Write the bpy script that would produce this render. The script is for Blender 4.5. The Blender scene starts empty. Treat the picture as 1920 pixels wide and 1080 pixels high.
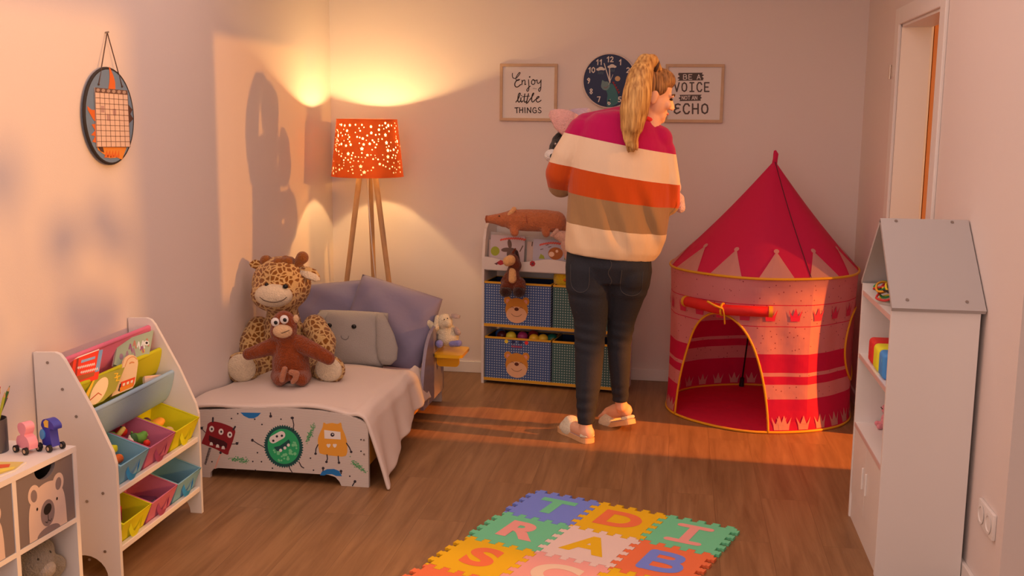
import bpy, bmesh, math, random
import numpy as np
from mathutils import Vector, Matrix

# ---------------------------------------------------------------- camera, world, lights, exposure
SC = bpy.context.scene
COL = SC.collection
RIGHT = Vector((0.98815966, 0.15311458, 0.00981949))
DOWN = Vector((0.03376292, -0.15457281, -0.98740433))
FWD = Vector((-0.14966817, 0.97604466, -0.15791221))
FPX = 2008.0
EYE = Vector((0.0, 0.0, 1.5))
cam_d = bpy.data.cameras.new('camera')
cam_d.sensor_width = 36.0
cam_d.lens = FPX / 1920 * 36
cam_d.clip_start = 0.05
cam = bpy.data.objects.new('camera', cam_d)
cam.matrix_world = Matrix(((RIGHT.x, -DOWN.x, -FWD.x, EYE.x), (RIGHT.y, -DOWN.y, -FWD.y, EYE.y),
                           (RIGHT.z, -DOWN.z, -FWD.z, EYE.z), (0, 0, 0, 1)))
COL.objects.link(cam)
SC.camera = cam

SC.view_settings.view_transform = 'Standard'
SC.view_settings.look = 'None'
SC.view_settings.gamma = 1.0
SC.view_settings.use_curve_mapping = False
SC.view_settings.exposure = 0.0

world = bpy.data.worlds.new('world')
SC.world = world
world.use_nodes = True
bg = world.node_tree.nodes['Background']
bg.inputs['Color'].default_value = (1.0, 0.66, 0.55, 1)
bg.inputs['Strength'].default_value = 0.33


def lamp(name, kind, loc, target, energy, color, **kw):
    d = bpy.data.lights.new(name, kind)
    d.energy = energy
    d.color = color
    for k, v in kw.items():
        setattr(d, k, v)
    o = bpy.data.objects.new(name, d)
    o.location = loc
    o.rotation_euler = (Vector(target) - Vector(loc)).to_track_quat('-Z', 'Y').to_euler()
    COL.objects.link(o)
    return o


# low evening sun: one beam through the door opening, one through the window opening
lamp('evening_beam_door', 'SPOT', (6.6, 4.24, 2.05), (-2.0, 5.05, 1.2), 1100, (1.0, 0.36, 0.05),
     spot_size=math.radians(40), spot_blend=0.3, shadow_soft_size=0.05)
lamp('evening_beam_window', 'SPOT', (6.2, 2.08, 2.08), (-2.0, 3.3, 1.2), 1350, (1.0, 0.42, 0.08),
     spot_size=math.radians(40), spot_blend=0.3, shadow_soft_size=0.13)
# added spot beyond the door that lays the orange streak on the floor
lamp('floor_streak_spot', 'SPOT', (5.2, 4.40, 2.45), (0.15, 4.96, 0.0), 2600, (1.0, 0.25, 0.03), spot_size=math.radians(13), spot_blend=0.35, shadow_soft_size=0.03)
# added soft fills, unseen: one under the ceiling, one for daylight behind the viewer
lamp('ceiling_fill', 'AREA', (-0.6, 2.9, 2.47), (-0.6, 2.9, 0), 36, (1.0, 0.68, 0.575), shape='RECTANGLE', size=2.4, size_y=3.2)
lamp('daylight_fill', 'AREA', (-0.6, -1.3, 1.5), (-0.6, 4, 1.0), 32, (1.0, 0.76, 0.66), shape='RECTANGLE', size=2.4, size_y=1.9)


def ray(px, py):
    return RIGHT * (px - 960) + DOWN * (py - 540) + FWD * FPX


def at(px, py, Y):
    r = ray(px, py)
    return EYE + r * (Y / r.y)


def atX(px, py, X):
    r = ray(px, py)
    return EYE + r * (X / r.x)


def atZ(px, py, z):
    r = ray(px, py)
    return EYE + r * ((z - EYE.z) / r.z)


def atP(px, py, p, n):
    r = ray(px, py)
    return EYE + r * ((Vector(p) - EYE).dot(n) / r.dot(n))
# ---------------------------------------------------------------- materials
def lin(h):
    if isinstance(h, str):
        c = [int(h[i:i + 2], 16) / 255 for i in (1, 3, 5)]
        return tuple(x / 12.92 if x <= 0.04045 else ((x + 0.055) / 1.055) ** 2.4 for x in c) + (1,)
    return tuple(h) + (1,) if len(h) == 3 else tuple(h)


MATS = {}


def seen(r, g, b, k=1.0):
    """surface colour of a thing whose pixel colour is known, under the room's warm light"""
    c = lin('#%02x%02x%02x' % (r, g, b))
    return tuple(min(0.88, max(0.004, x / f / k)) for x, f in zip(c[:3], (0.72, 0.52, 0.42)))




def mat(name, col, rough=0.6, bump=None, metal=0.0, sheen=0.0, var=0.0, trans=0.0, spec=0.4, emit=None):
    """Principled material; bump=(scale, strength); var = noise variation of the colour; trans = share of translucency"""
    if name in MATS:
        return MATS[name]
    m = bpy.data.materials.new(name)
    m.use_nodes = True
    nt = m.node_tree
    b = nt.nodes['Principled BSDF']
    b.inputs['Base Color'].default_value = lin(col)
    b.inputs['Roughness'].default_value = rough
    b.inputs['Metallic'].default_value = metal
    b.inputs['Specular IOR Level'].default_value = spec
    if sheen:
        b.inputs['Sheen Weight'].default_value = sheen
    tc = nt.nodes.new('ShaderNodeTexCoord')
    if bump:
        n = nt.nodes.new('ShaderNodeTexNoise')
        n.inputs['Scale'].default_value = bump[0]
        n.inputs['Detail'].default_value = 3
        nt.links.new(tc.outputs['Object'], n.inputs['Vector'])
        bp = nt.nodes.new('ShaderNodeBump')
        bp.inputs['Strength'].default_value = bump[1]
        bp.inputs['Distance'].default_value = 0.01
        nt.links.new(n.outputs['Fac'], bp.inputs['Height'])
        nt.links.new(bp.outputs['Normal'], b.inputs['Normal'])
    if var:
        n2 = nt.nodes.new('ShaderNodeTexNoise')
        n2.inputs['Scale'].default_value = bump[0] * 0.5 if bump else 30
        nt.links.new(tc.outputs['Object'], n2.inputs['Vector'])
        mx = nt.nodes.new('ShaderNodeMixRGB')
        c = lin(col)
        mx.inputs[1].default_value = tuple(x * (1 - var) for x in c[:3]) + (1,)
        mx.inputs[2].default_value = tuple(min(1, x * (1 + var)) for x in c[:3]) + (1,)
        nt.links.new(n2.outputs['Fac'], mx.inputs[0])
        nt.links.new(mx.outputs[0], b.inputs['Base Color'])
    if trans:
        t = nt.nodes.new('ShaderNodeBsdfTranslucent')
        t.inputs['Color'].default_value = lin(col)
        ms = nt.nodes.new('ShaderNodeMixShader')
        ms.inputs[0].default_value = trans
        nt.links.new(b.outputs[0], ms.inputs[1])
        nt.links.new(t.outputs[0], ms.inputs[2])
        nt.links.new(ms.outputs[0], nt.nodes['Material Output'].inputs['Surface'])
    if emit:
        b.inputs['Emission Color'].default_value = lin(col)
        b.inputs['Emission Strength'].default_value = emit
    MATS[name] = m
    return m


def plush(name, col, scale=160, strength=0.9, var=0.18):
    return mat(name, col, 0.95, (scale, strength), sheen=0.35, var=var, spec=0.1)


# ---------------------------------------------------------------- mesh building
def frame(O, U, V, N=None):
    O, U, V = Vector(O), Vector(U), Vector(V)
    N = Vector(N) if N is not None else U.cross(V).normalized()
    return lambda u, v, d=0.0: O + U * u + V * v + N * d


def pixplane(p, n, off=0.0, ox=0, oy=0, sc=1.0):
    """pixel coordinates of a zoomed crop -> a point on the world plane (p, n); d lifts towards the viewer"""
    p, n = Vector(p), Vector(n).normalized()
    return lambda u, v, d=0.0: atP(ox + u / sc, oy + v / sc, p, n) + n * (off + d)


def curve(pts, n=8, closed=False):
    P = [Vector(p) for p in pts]
    out = []
    L = len(P)
    rng = range(L) if closed else range(L - 1)
    for i in rng:
        p1, p2 = P[i], P[(i + 1) % L]
        p0 = P[i - 1] if (i > 0 or closed) else p1 * 2 - p2
        p3 = P[(i + 2) % L] if (i + 2 < L or closed) else p2 * 2 - p1
        for k in range(n):
            t = k / n
            out.append(0.5 * ((2 * p1) + (p2 - p0) * t + (2 * p0 - 5 * p1 + 4 * p2 - p3) * t * t + (3 * p1 - p0 - 3 * p2 + p3) * t ** 3))
    if not closed:
        out.append(P[-1])
    return out


def oval(cx, cy, rx, ry, rot=0.0, n=24):
    c, s = math.cos(rot), math.sin(rot)
    return [(cx + rx * math.cos(a) * c - ry * math.sin(a) * s, cy + rx * math.cos(a) * s + ry * math.sin(a) * c)
            for a in [2 * math.pi * i / n for i in range(n)]]


def roundrect(x0, y0, x1, y1, r, n=5):
    out = []
    for cx, cy, a0 in ((x1 - r, y1 - r, 0), (x0 + r, y1 - r, 90), (x0 + r, y0 + r, 180), (x1 - r, y0 + r, 270)):
        for k in range(n + 1):
            a = math.radians(a0 + 90 * k / n)
            out.append((cx + r * math.cos(a), cy + r * math.sin(a)))
    return out


class MB:
    def __init__(s):
        s.v, s.f, s.m = [], [], []

    def add(s, vs, fs, m=0):
        o = len(s.v)
        s.v += [tuple(v) for v in vs]
        s.f += [tuple(i + o for i in f) for f in fs]
        s.m += [m] * len(fs)
        return s

    def box(s, a, b, m=0, bev=0.0, R=None, seg=2):
        bm = bmesh.new()
        bmesh.ops.create_cube(bm, size=1)
        A, B = Vector(a), Vector(b)
        for v in bm.verts:
            v.co = Vector(((A.x + B.x) / 2 + v.co.x * (B.x - A.x), (A.y + B.y) / 2 + v.co.y * (B.y - A.y), (A.z + B.z) / 2 + v.co.z * (B.z - A.z)))
        if bev > 0:
            bmesh.ops.bevel(bm, geom=list(bm.edges), offset=bev, segments=seg, affect='EDGES', profile=0.5)
        if R is not None:
            bmesh.ops.transform(bm, matrix=R, verts=bm.verts)
        bmesh.ops.recalc_face_normals(bm, faces=bm.faces)
        bm.verts.index_update()
        s.add([v.co[:] for v in bm.verts], [[v.index for v in f.verts] for f in bm.faces], m)
        bm.free()
        return s

    def prism(s, pts, P, d0, d1, m=0, side=None, bev=0.0):
        """polygon in (u,v), extruded between offsets d0 and d1 of the mapping P"""
        n = len(pts)
        vs = [P(p[0], p[1], d0) for p in pts] + [P(p[0], p[1], d1) for p in pts]
        fs = [tuple(range(n))[::-1], tuple(range(n, 2 * n))]
        sd = [(i, (i + 1) % n, n + (i + 1) % n, n + i) for i in range(n)]
        bm = bmesh.new()
        bv = [bm.verts.new(v) for v in vs]
        for f in fs + sd:
            try:
                bm.faces.new([bv[i] for i in f])
            except ValueError:
                pass
        bmesh.ops.recalc_face_normals(bm, faces=bm.faces)
        bm.verts.index_update()
        s.add([v.co[:] for v in bm.verts], [[v.index for v in f.verts] for f in bm.faces], m)
        bm.free()
        return s

    def flat(s, pts, P, d=0.0005, m=0):
        s.add([P(p[0], p[1], d) for p in pts], [tuple(range(len(pts)))], m)
        return s

    def ribbon(s, pts, w, P, d=0.0006, m=0, smooth=0, cap=6):
        pts = [Vector(p) for p in pts]
        if smooth:
            pts = curve(pts, smooth)
        W = w if isinstance(w, (list, tuple)) else None
        for i in range(len(pts) - 1):
            a, b = pts[i], pts[i + 1]
            t = (b - a)
            if t.length < 1e-9:
                continue
            t.normalize()
            nrm = Vector((-t.y, t.x))
            wa = (W[0] + (W[1] - W[0]) * i / (len(pts) - 1)) if W else w
            wb = (W[0] + (W[1] - W[0]) * (i + 1) / (len(pts) - 1)) if W else w
            q = [a + nrm * wa / 2, a - nrm * wa / 2, b - nrm * wb / 2, b + nrm * wb / 2]
            s.add([P(p.x, p.y, d + 4e-6 * (i % 9)) for p in q], [(0, 1, 2, 3)], m)
        for i, p in enumerate(pts):
            wi = (W[0] + (W[1] - W[0]) * i / max(1, len(pts) - 1)) if W else w
            s.add([P(x, y, d + 2e-6 + 4e-6 * (i % 9) + 4e-5 * (i == 0 or i == len(pts) - 1)) for x, y in oval(p.x, p.y, wi / 2, wi / 2, 0, cap * 2)], [tuple(range(cap * 2))], m)
        return s

    def tube(s, pts, r, n=8, m=0, caps=True, closed=False):
        P = [Vector(p) for p in pts]
        L = len(P)
        R = r if isinstance(r, (list, tuple)) else [r] * L
        ref = Vector((0, 0, 1))
        vs, prev = [], None
        for i in range(L):
            if closed:
                t = (P[(i + 1) % L] - P[i - 1])
            else:
                t = P[min(i + 1, L - 1)] - P[max(i - 1, 0)]
            t.normalize()
            if prev is None:
                a = ref if abs(t.z) < 0.9 else Vector((1, 0, 0))
                u = t.cross(a).normalized()
            else:
                u = (prev - t * prev.dot(t))
                u = u.normalized() if u.length > 1e-6 else t.cross(Vector((1, 0, 0))).normalized()
            prev = u
            w = t.cross(u)
            for k in range(n):
                a = 2 * math.pi * k / n
                vs.append(P[i] + (u * math.cos(a) + w * math.sin(a)) * R[i])
        fs = []
        for i in range(L if closed else L - 1):
            j = (i + 1) % L
            for k in range(n):
                fs.append((i * n + k, i * n + (k + 1) % n, j * n + (k + 1) % n, j * n + k))
        if caps and not closed:
            fs.append(tuple(range(n))[::-1])
            fs.append(tuple(range((L - 1) * n, L * n)))
        s.add(vs, fs, m)
        return s

    def lathe(s, prof, c=(0, 0, 0), n=24, m=0, R=None, caps=True):
        vs, fs = [], []
        c = Vector(c)
        for r, z in prof:
            for k in range(n):
                a = 2 * math.pi * k / n
                p = Vector((r * math.cos(a), r * math.sin(a), z))
                if R is not None:
                    p = R @ p
                vs.append(c + p)
        for i in range(len(prof) - 1):
            for k in range(n):
                fs.append((i * n + k, i * n + (k + 1) % n, (i + 1) * n + (k + 1) % n, (i + 1) * n + k))
        if caps:
            fs.append(tuple(range(n))[::-1])
            fs.append(tuple(range((len(prof) - 1) * n, len(prof) * n)))
        s.add(vs, fs, m)
        return s

    def cyl(s, a, b, r0, r1=None, n=16, m=0):
        return s.tube([a, b], [r0, r0 if r1 is None else r1], n, m)

    def ball(s, c, r, m=0, R=None, n=16, k=10):
        rx, ry, rz = (r, r, r) if not isinstance(r, (tuple, list)) else r
        c = Vector(c)
        vs = [Vector((0, 0, rz))]
        for i in range(1, k):
            ph = math.pi * i / k
            for j in range(n):
                a = 2 * math.pi * j / n
                vs.append(Vector((rx * math.sin(ph) * math.cos(a), ry * math.sin(ph) * math.sin(a), rz * math.cos(ph))))
        vs.append(Vector((0, 0, -rz)))
        if R is not None:
            vs = [R @ v for v in vs]
        fs = [(0, 1 + j, 1 + (j + 1) % n) for j in range(n)]
        for i in range(k - 2):
            for j in range(n):
                fs.append((1 + i * n + j, 1 + (i + 1) * n + j, 1 + (i + 1) * n + (j + 1) % n, 1 + i * n + (j + 1) % n))
        e = len(vs) - 1
        fs += [(e, 1 + (k - 2) * n + (j + 1) % n, 1 + (k - 2) * n + j) for j in range(n)]
        s.add([c + v for v in vs], fs, m)
        return s

    def caps(s, p0, r0, p1, r1, m=0):
        """tapered capsule as overlapping closed pieces (for voxel union)"""
        p0, p1 = Vector(p0), Vector(p1)
        s.ball(p0, r0, m, n=14, k=9)
        s.ball(p1, r1, m, n=14, k=9)
        s.tube([p0, p1], [r0 * 0.995, r1 * 0.995], 14, m)
        return s

    def chain(s, pts, rs, m=0):
        for i in range(len(pts) - 1):
            s.caps(pts[i], rs[i], pts[i + 1], rs[i + 1], m)
        return s

    def loft(s, rings, n=24, m=0):
        """rings of (centre, U half axis, V half axis); closed with caps"""
        vs, fs = [], []
        for c, U, V in rings:
            for k in range(n):
                a = 2 * math.pi * k / n
                vs.append(Vector(c) + Vector(U) * math.cos(a) + Vector(V) * math.sin(a))
        for i in range(len(rings) - 1):
            for k in range(n):
                fs.append((i * n + k, i * n + (k + 1) % n, (i + 1) * n + (k + 1) % n, (i + 1) * n + k))
        fs.append(tuple(range(n))[::-1])
        fs.append(tuple(range((len(rings) - 1) * n, len(rings) * n)))
        s.add(vs, fs, m)
        return s

    def grid(s, fn, nu, nv, m=0, mf=None):
        vs = [fn(i / nu, j / nv) for j in range(nv + 1) for i in range(nu + 1)]
        fs, ms = [], []
        for j in range(nv):
            for i in range(nu):
                a = j * (nu + 1) + i
                fs.append((a, a + 1, a + nu + 2, a + nu + 1))
        s.add(vs, fs, m)
        return s

    def text(s, txt, size, P, d=0.0005, m=0, bold=0.0, align='CENTER', shear=0.0):
        cu = bpy.data.curves.new('t', 'FONT')
        cu.body = txt
        cu.size = size
        cu.offset = bold
        cu.align_x = align
        cu.align_y = 'CENTER'
        cu.shear = shear
        cu.fill_mode = 'FRONT'
        ob = bpy.data.objects.new('t', cu)
        COL.objects.link(ob)
        dg = bpy.context.evaluated_depsgraph_get()
        me = bpy.data.meshes.new_from_object(ob.evaluated_get(dg))
        s.add([P(v.co.x, v.co.y, d) for v in me.vertices], [tuple(p.vertices) for p in me.polygons], m)
        bpy.data.objects.remove(ob)
        bpy.data.curves.remove(cu)
        bpy.data.meshes.remove(me)
        return s

    def voxel(s, size, smooth=4, fac=0.5):
        """replace the overlapping pieces by one continuous skin"""
        me = bpy.data.meshes.new('v')
        me.from_pydata(s.v, [], s.f)
        ob = bpy.data.objects.new('v', me)
        COL.objects.link(ob)
        md = ob.modifiers.new('r', 'REMESH')
        md.mode = 'VOXEL'
        md.voxel_size = size
        if smooth:
            sm = ob.modifiers.new('s', 'SMOOTH')
            sm.factor = fac
            sm.iterations = smooth
        dg = bpy.context.evaluated_depsgraph_get()
        m2 = bpy.data.meshes.new_from_object(ob.evaluated_get(dg))
        s.v = [tuple(v.co) for v in m2.vertices]
        s.f = [tuple(p.vertices) for p in m2.polygons]
        s.m = [0] * len(s.f)
        bpy.data.objects.remove(ob)
        bpy.data.meshes.remove(me)
        bpy.data.meshes.remove(m2)
        return s

    def build(s, name, mats, parent=None, smooth=False, local=False, sharp=None):
        me = bpy.data.meshes.new(name)
        vs = s.v
        if parent is not None and not local:
            M = INV[parent.name]
            vs = [tuple(M @ Vector(v)) for v in vs]
        me.from_pydata(vs, [], s.f)
        for mm in (mats if isinstance(mats, (list, tuple)) else [mats]):
            me.materials.append(mm)
        me.polygons.foreach_set('material_index', s.m)
        if smooth:
            me.polygons.foreach_set('use_smooth', [True] * len(me.polygons))
            if sharp is not None:
                me.set_sharp_from_angle(angle=math.radians(sharp))
        me.validate()
        o = bpy.data.objects.new(name, me)
        COL.objects.link(o)
        if parent is not None:
            o.parent = parent
            INV[o.name] = INV[parent.name]
        return o


INV = {}


def tag(o, label, cat, group=None):
    o['label'] = label
    o['category'] = cat
    if group:
        o['group'] = group
    return o


def thing(name, label, cat, loc=(0, 0, 0), rz=0.0, group=None):
    o = bpy.data.objects.new(name, None)
    o.empty_display_size = 0.05
    o.location = loc
    o.rotation_euler = (0, 0, rz)
    COL.objects.link(o)
    INV[o.name] = (Matrix.Translation(Vector(loc)) @ Matrix.Rotation(rz, 4, 'Z')).inverted()
    return tag(o, label, cat, group)


def struct(name, mb, mats, parent=None, **kw):
    o = mb.build(name, mats, parent, **kw)
    if parent is None:
        o['kind'] = 'structure'
        INV[o.name] = Matrix.Identity(4)
    return o


def copy_tree(src, loc, rz=0.0, label=None, mats=None):
    """a copy of a thing and of each of its parts and sub-parts"""
    c = src.copy()
    COL.objects.link(c)
    c.location = loc
    c.rotation_euler = (0, 0, rz)
    if label:
        c['label'] = label
    for ch in list(src.children):
        k = ch.copy()
        COL.objects.link(k)
        k.parent = c
        for g in list(ch.children):
            q = g.copy()
            COL.objects.link(q)
            q.parent = k
    return c


def pillow(w, h, t, O, U, V, N, nu=28, nv=24, pinch=0.06, seed=1, wr=0.006, rnd_c=.07):
    """a stuffed cushion: closed surface in the frame O,U,V,N"""
    rnd = random.Random(seed)
    ph = [rnd.uniform(0, 6.28) for _ in range(6)]
    O, U, V, N = Vector(O), Vector(U).normalized(), Vector(V).normalized(), Vector(N).normalized()
    mb = MB()

    def pt(i, j, sgn):
        a, b = -1 + 2 * i / nu, -1 + 2 * j / nv
        x = a * (1 - pinch * (1 - b * b) * abs(a) ** 3 - rnd_c * a * a * b * b) * w / 2
        y = b * (1 - pinch * (1 - a * a) * abs(b) ** 3 - rnd_c * a * a * b * b) * h / 2
        th = max(0.0, (1 - abs(a) ** 2.6)) ** 0.55 * max(0.0, (1 - abs(b) ** 2.6)) ** 0.55 * t / 2
        wrk = wr * (math.sin(5 * a + 3 * b + ph[0]) * math.sin(4 * b + ph[1]) + 0.6 * math.sin(11 * a - 6 * b + ph[2]) * abs(a)) * (1 - max(abs(a), abs(b)) ** 4)
        return O + U * x + V * y + N * (sgn * (th + 0.001) + wrk * (1 if th > 0.002 else 0))
    vs, fs, idx = [], [], {}
    for sgn in (1, -1):
        for j in range(nv + 1):
            for i in range(nu + 1):
                edge = i in (0, nu) or j in (0, nv)
                key = (i, j, 0 if edge else sgn)
                if key not in idx:
                    idx[key] = len(vs)
                    vs.append(pt(i, j, 0 if edge else sgn))
        for j in range(nv):
            for i in range(nu):
                q = []
                for (p, r) in ((i, j), (i + 1, j), (i + 1, j + 1), (i, j + 1)):
                    e = p in (0, nu) or r in (0, nv)
                    q.append(idx[(p, r, 0 if e else sgn)])
                fs.append(tuple(q) if sgn == 1 else tuple(q[::-1]))
    mb.add(vs, fs)
    return mb
# ---------------------------------------------------------------- the setting
XL, XR, YB, ZC = -2.014, 0.979, 6.096, 2.5
m_wall = mat('wall_paint', (0.80, 0.735, 0.71), 0.85, (240, 0.05), spec=0.15)
m_white = mat('white_lacquer', (0.82, 0.80, 0.79), 0.45)
m_trim = mat('white_trim', (0.83, 0.81, 0.79), 0.4)
m_black = mat('black_plastic', (0.012, 0.012, 0.013), 0.5)
m_dark = mat('dark_line', (0.03, 0.025, 0.025), 0.7)
m_screw = mat('screw_metal', (0.35, 0.32, 0.3), 0.35, metal=0.8)


def floor_material():
    m = bpy.data.materials.new('oak_laminate')
    m.use_nodes = True
    nt = m.node_tree
    N, L = nt.nodes, nt.links
    b = N['Principled BSDF']
    tc = N.new('ShaderNodeTexCoord')
    mp = N.new('ShaderNodeMapping')
    mp.inputs['Rotation'].default_value = (0, 0, math.radians(90))
    L.new(tc.outputs['Object'], mp.inputs['Vector'])
    br = N.new('ShaderNodeTexBrick')
    br.offset = 0.37
    br.inputs['Color1'].default_value = (0.10, 0.10, 0.10, 1)
    br.inputs['Color2'].default_value = (0.9, 0.9, 0.9, 1)
    br.inputs['Mortar'].default_value = (0, 0, 0, 1)
    br.inputs['Scale'].default_value = 1
    br.inputs['Mortar Size'].default_value = 0.0012
    br.inputs['Bias'].default_value = 0
    br.inputs['Brick Width'].default_value = 1.25
    br.inputs['Row Height'].default_value = 0.185
    L.new(mp.outputs['Vector'], br.inputs['Vector'])
    # grain, shifted plank by plank
    sep = N.new('ShaderNodeVectorMath')
    sep.operation = 'MULTIPLY_ADD'
    L.new(br.outputs['Color'], sep.inputs[0])
    sep.inputs[1].default_value = (3.1, 7.7, 0)
    mp2 = N.new('ShaderNodeMapping')
    mp2.inputs['Scale'].default_value = (15, 1.1, 1)
    L.new(tc.outputs['Object'], sep.inputs[2])
    L.new(sep.outputs[0], mp2.inputs['Vector'])
    ns = N.new('ShaderNodeTexNoise')
    ns.inputs['Scale'].default_value = 1.6
    ns.inputs['Detail'].default_value = 7
    ns.inputs['Roughness'].default_value = 0.62
    ns.inputs['Distortion'].default_value = 0.6
    L.new(mp2.outputs['Vector'], ns.inputs['Vector'])
    rp = N.new('ShaderNodeValToRGB')
    rp.color_ramp.elements[0].position = 0.24
    rp.color_ramp.elements[0].color = (0.200, 0.100, 0.040, 1)
    rp.color_ramp.elements[1].position = 0.78
    rp.color_ramp.elements[1].color = (0.41, 0.235, 0.110, 1)
    e = rp.color_ramp.elements.new(0.5)
    e.color = (0.300, 0.163, 0.072, 1)
    L.new(ns.outputs['Fac'], rp.inputs['Fac'])
    hs = N.new('ShaderNodeMixRGB')
    hs.blend_type = 'MULTIPLY'
    hs.inputs[0].default_value = 0.14
    L.new(rp.outputs['Color'], hs.inputs[1])
    L.new(br.outputs['Color'], hs.inputs[2])
    mo = N.new('ShaderNodeMixRGB')
    mo.inputs[2].default_value = (0.09, 0.045, 0.02, 1)
    mf = N.new('ShaderNodeMath')
    mf.operation = 'MULTIPLY'
    mf.inputs[1].default_value = 0.3
    L.new(br.outputs['Fac'], mf.inputs[0])
    L.new(mf.outputs[0], mo.inputs[0])
    L.new(hs.outputs['Color'], mo.inputs[1])
    L.new(mo.outputs['Color'], b.inputs['Base Color'])
    b.inputs['Roughness'].default_value = 0.42
    b.inputs['Specular IOR Level'].default_value = 0.35
    bp = N.new('ShaderNodeBump')
    bp.inputs['Strength'].default_value = 0.06
    L.new(ns.outputs['Fac'], bp.inputs['Height'])
    L.new(bp.outputs['Normal'], b.inputs['Normal'])
    return m


struct('floor', MB().box((XL - 0.1, -1.6, -0.05), (2.9, YB + 0.1, 0)), floor_material())
struct('ceiling', MB().box((XL - 0.1, -1.6, ZC), (XR + 0.25, YB + 0.1, ZC + 0.06)), m_wall)
struct('wall_left', MB().box((XL - 0.1, -1.6, 0), (XL, YB, ZC)), m_wall)
struct('wall_back', MB().box((XL - 0.1, YB, 0), (2.9, YB + 0.1, ZC)), m_wall)
# right wall, 0.13 thick, with the door opening and, nearer, the window opening
DY0, DY1, DZ = 4.40, 5.19, 1.93
WY0, WY1 = 2.25, 3.18
w = MB()
T = XR + 0.125
w.box((XR, DY1, 0), (T, YB, ZC))
w.box((XR, WY1, 0), (T, DY0, ZC))
w.box((XR, DY0, DZ), (T, DY1, ZC))
w.box((XR, WY0, 1.94), (T, WY1, ZC))
w.box((XR, -1.6, 0), (T, WY0, ZC))
struct('wall_right', w, m_wall)
# deep reveal of the window opening (its far side shows at the right edge)
struct('trim_1', MB().box((T, WY1, 0), (T + 0.2, WY1 + 0.06, 2.02)), m_wall)
# added unseen blocker: keeps the window beam off the far reveal
struct('hall_beam_blocker', MB().box((2.0, 2.93, 0), (2.08, 3.95, ZC)), m_wall)
struct('hall_streak_blocker', MB().box((2.2, 3.95, 0), (2.28, 4.565, 1.34)), m_wall)  # added unseen blocker: trims the near edge of the floor streak
# room beyond the door: the wall that runs on from the far jamb
struct('wall_hall', MB().box((T + 0.0205, DY1 + 0.004, 0), (2.9, DY1 + 0.10, ZC)), mat('hall_sunlit_orange', (0.72, 0.30, 0.10), 0.7))  # orange sunlight put into the wall colour
# door lining and casing
d1 = MB()
d1.box((XR - 0.014, DY1, 0), (XR, DY1 + 0.085, DZ + 0.075), bev=0.004)        # far casing
d1.box((XR - 0.014, DY0 - 0.09, 0), (XR, DY0, DZ + 0.075), bev=0.004)         # near casing
d1.box((XR - 0.014, DY0, DZ), (XR, DY1, DZ + 0.075), bev=0.004)               # head casing
d1.box((XR, DY1 - 0.012, 0), (T + 0.004, DY1, DZ))
d1.box((XR, DY0, 0), (T + 0.004, DY0 + 0.012, DZ))
d1.box((XR, DY0, DZ - 0.012), (T + 0.004, DY1, DZ))
d1.box((T + 0.004, DY1 - 0.006, 0), (T + 0.014, DY1 + 0.06, DZ), bev=0.002)     # rebate strip
dr = struct('door_1', d1, m_trim)
INV[dr.name] = Matrix.Identity(4)
h = MB().cyl((XR - 0.022, DY1 + 0.09, 1.69), (XR - 0.022, DY1 + 0.09, 1.755), 0.006, n=12)
h.box((XR - 0.02, DY1 + 0.06, 1.70), (XR - 0.013, DY1 + 0.09, 1.745), 0)
h.build('door_hinge', mat('hinge_steel', (0.6, 0.5, 0.42), .35, metal=.5), dr)
# baseboards
bb = lambda a, b: MB().box(a, b, bev=0.003)
struct('baseboard_back', bb((XL, YB - 0.014, 0), (XR, YB, 0.068)), m_trim)
struct('baseboard_left', bb((XL, -1.6, 0), (XL + 0.014, YB - 0.014, 0.068)), m_trim)
r = MB()
r.box((XR - 0.014, DY1 + 0.085, 0), (XR, YB - 0.014, 0.068), bev=0.003)
r.box((XR - 0.014, WY1, 0), (XR, DY0 - 0.09, 0.068), bev=0.003)
struct('baseboard_right', r, m_trim)

# double socket on the right wall
s = thing('wall_socket', 'white double wall socket low on the right wall beside the house shelf', 'socket', (XR, 3.325, 0.295))
p = MB().box((XR - 0.012, 3.245, 0.253), (XR, 3.405, 0.335), bev=0.004)
p.build('cover_plate', m_trim, s, smooth=True, sharp=40)
for y in (3.285, 3.365):
    q = MB()
    R = Matrix.Rotation(math.radians(90), 3, 'Y')
    q.lathe([(0.0, -0.0012), (0.024, -0.0012), (0.026, -0.0135), (0.031, -0.0135), (0.031, -0.0145), (0.024, -0.0148), (0.0215, -0.0035), (0.0, -0.0035)], (XR, y, 0.294), 24, R=R, caps=False)
    o = q.build('socket_insert', m_trim, s, smooth=True, sharp=40)
    hh = MB()
    for dz in (-0.0095, 0.0095):
        hh.cyl((XR - 0.0036, y, 0.294 + dz), (XR - 0.0046, y, 0.294 + dz), 0.0025, n=10)
    hh.build('socket_hole', m_black, o)
# light switch peeping over the roof of the house shelf
s = thing('light_switch', 'white light switch on the right wall just above the grey shelf roof', 'light switch', (XR, 4.17, 1.10))
MB().box((XR - 0.012, 4.11, 1.055), (XR, 4.19, 1.137), bev=0.004).build('cover_plate', m_trim, s)
MB().box((XR - 0.018, 4.122, 1.067), (XR - 0.012, 4.178, 1.125), bev=0.002).build('rocker', m_white, s)
# ---------------------------------------------------------------- things on the walls
m_ash = mat('light_wood', (0.60, 0.43, 0.28), 0.55, (60, 0.1), var=0.12)
m_paper = mat('paper', (0.80, 0.77, 0.75), 0.8)
m_ink = mat('ink', (0.035, 0.028, 0.028), 0.8)
m_grey_ink = mat('grey_ink', (0.10, 0.085, 0.085), 0.8)


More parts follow.
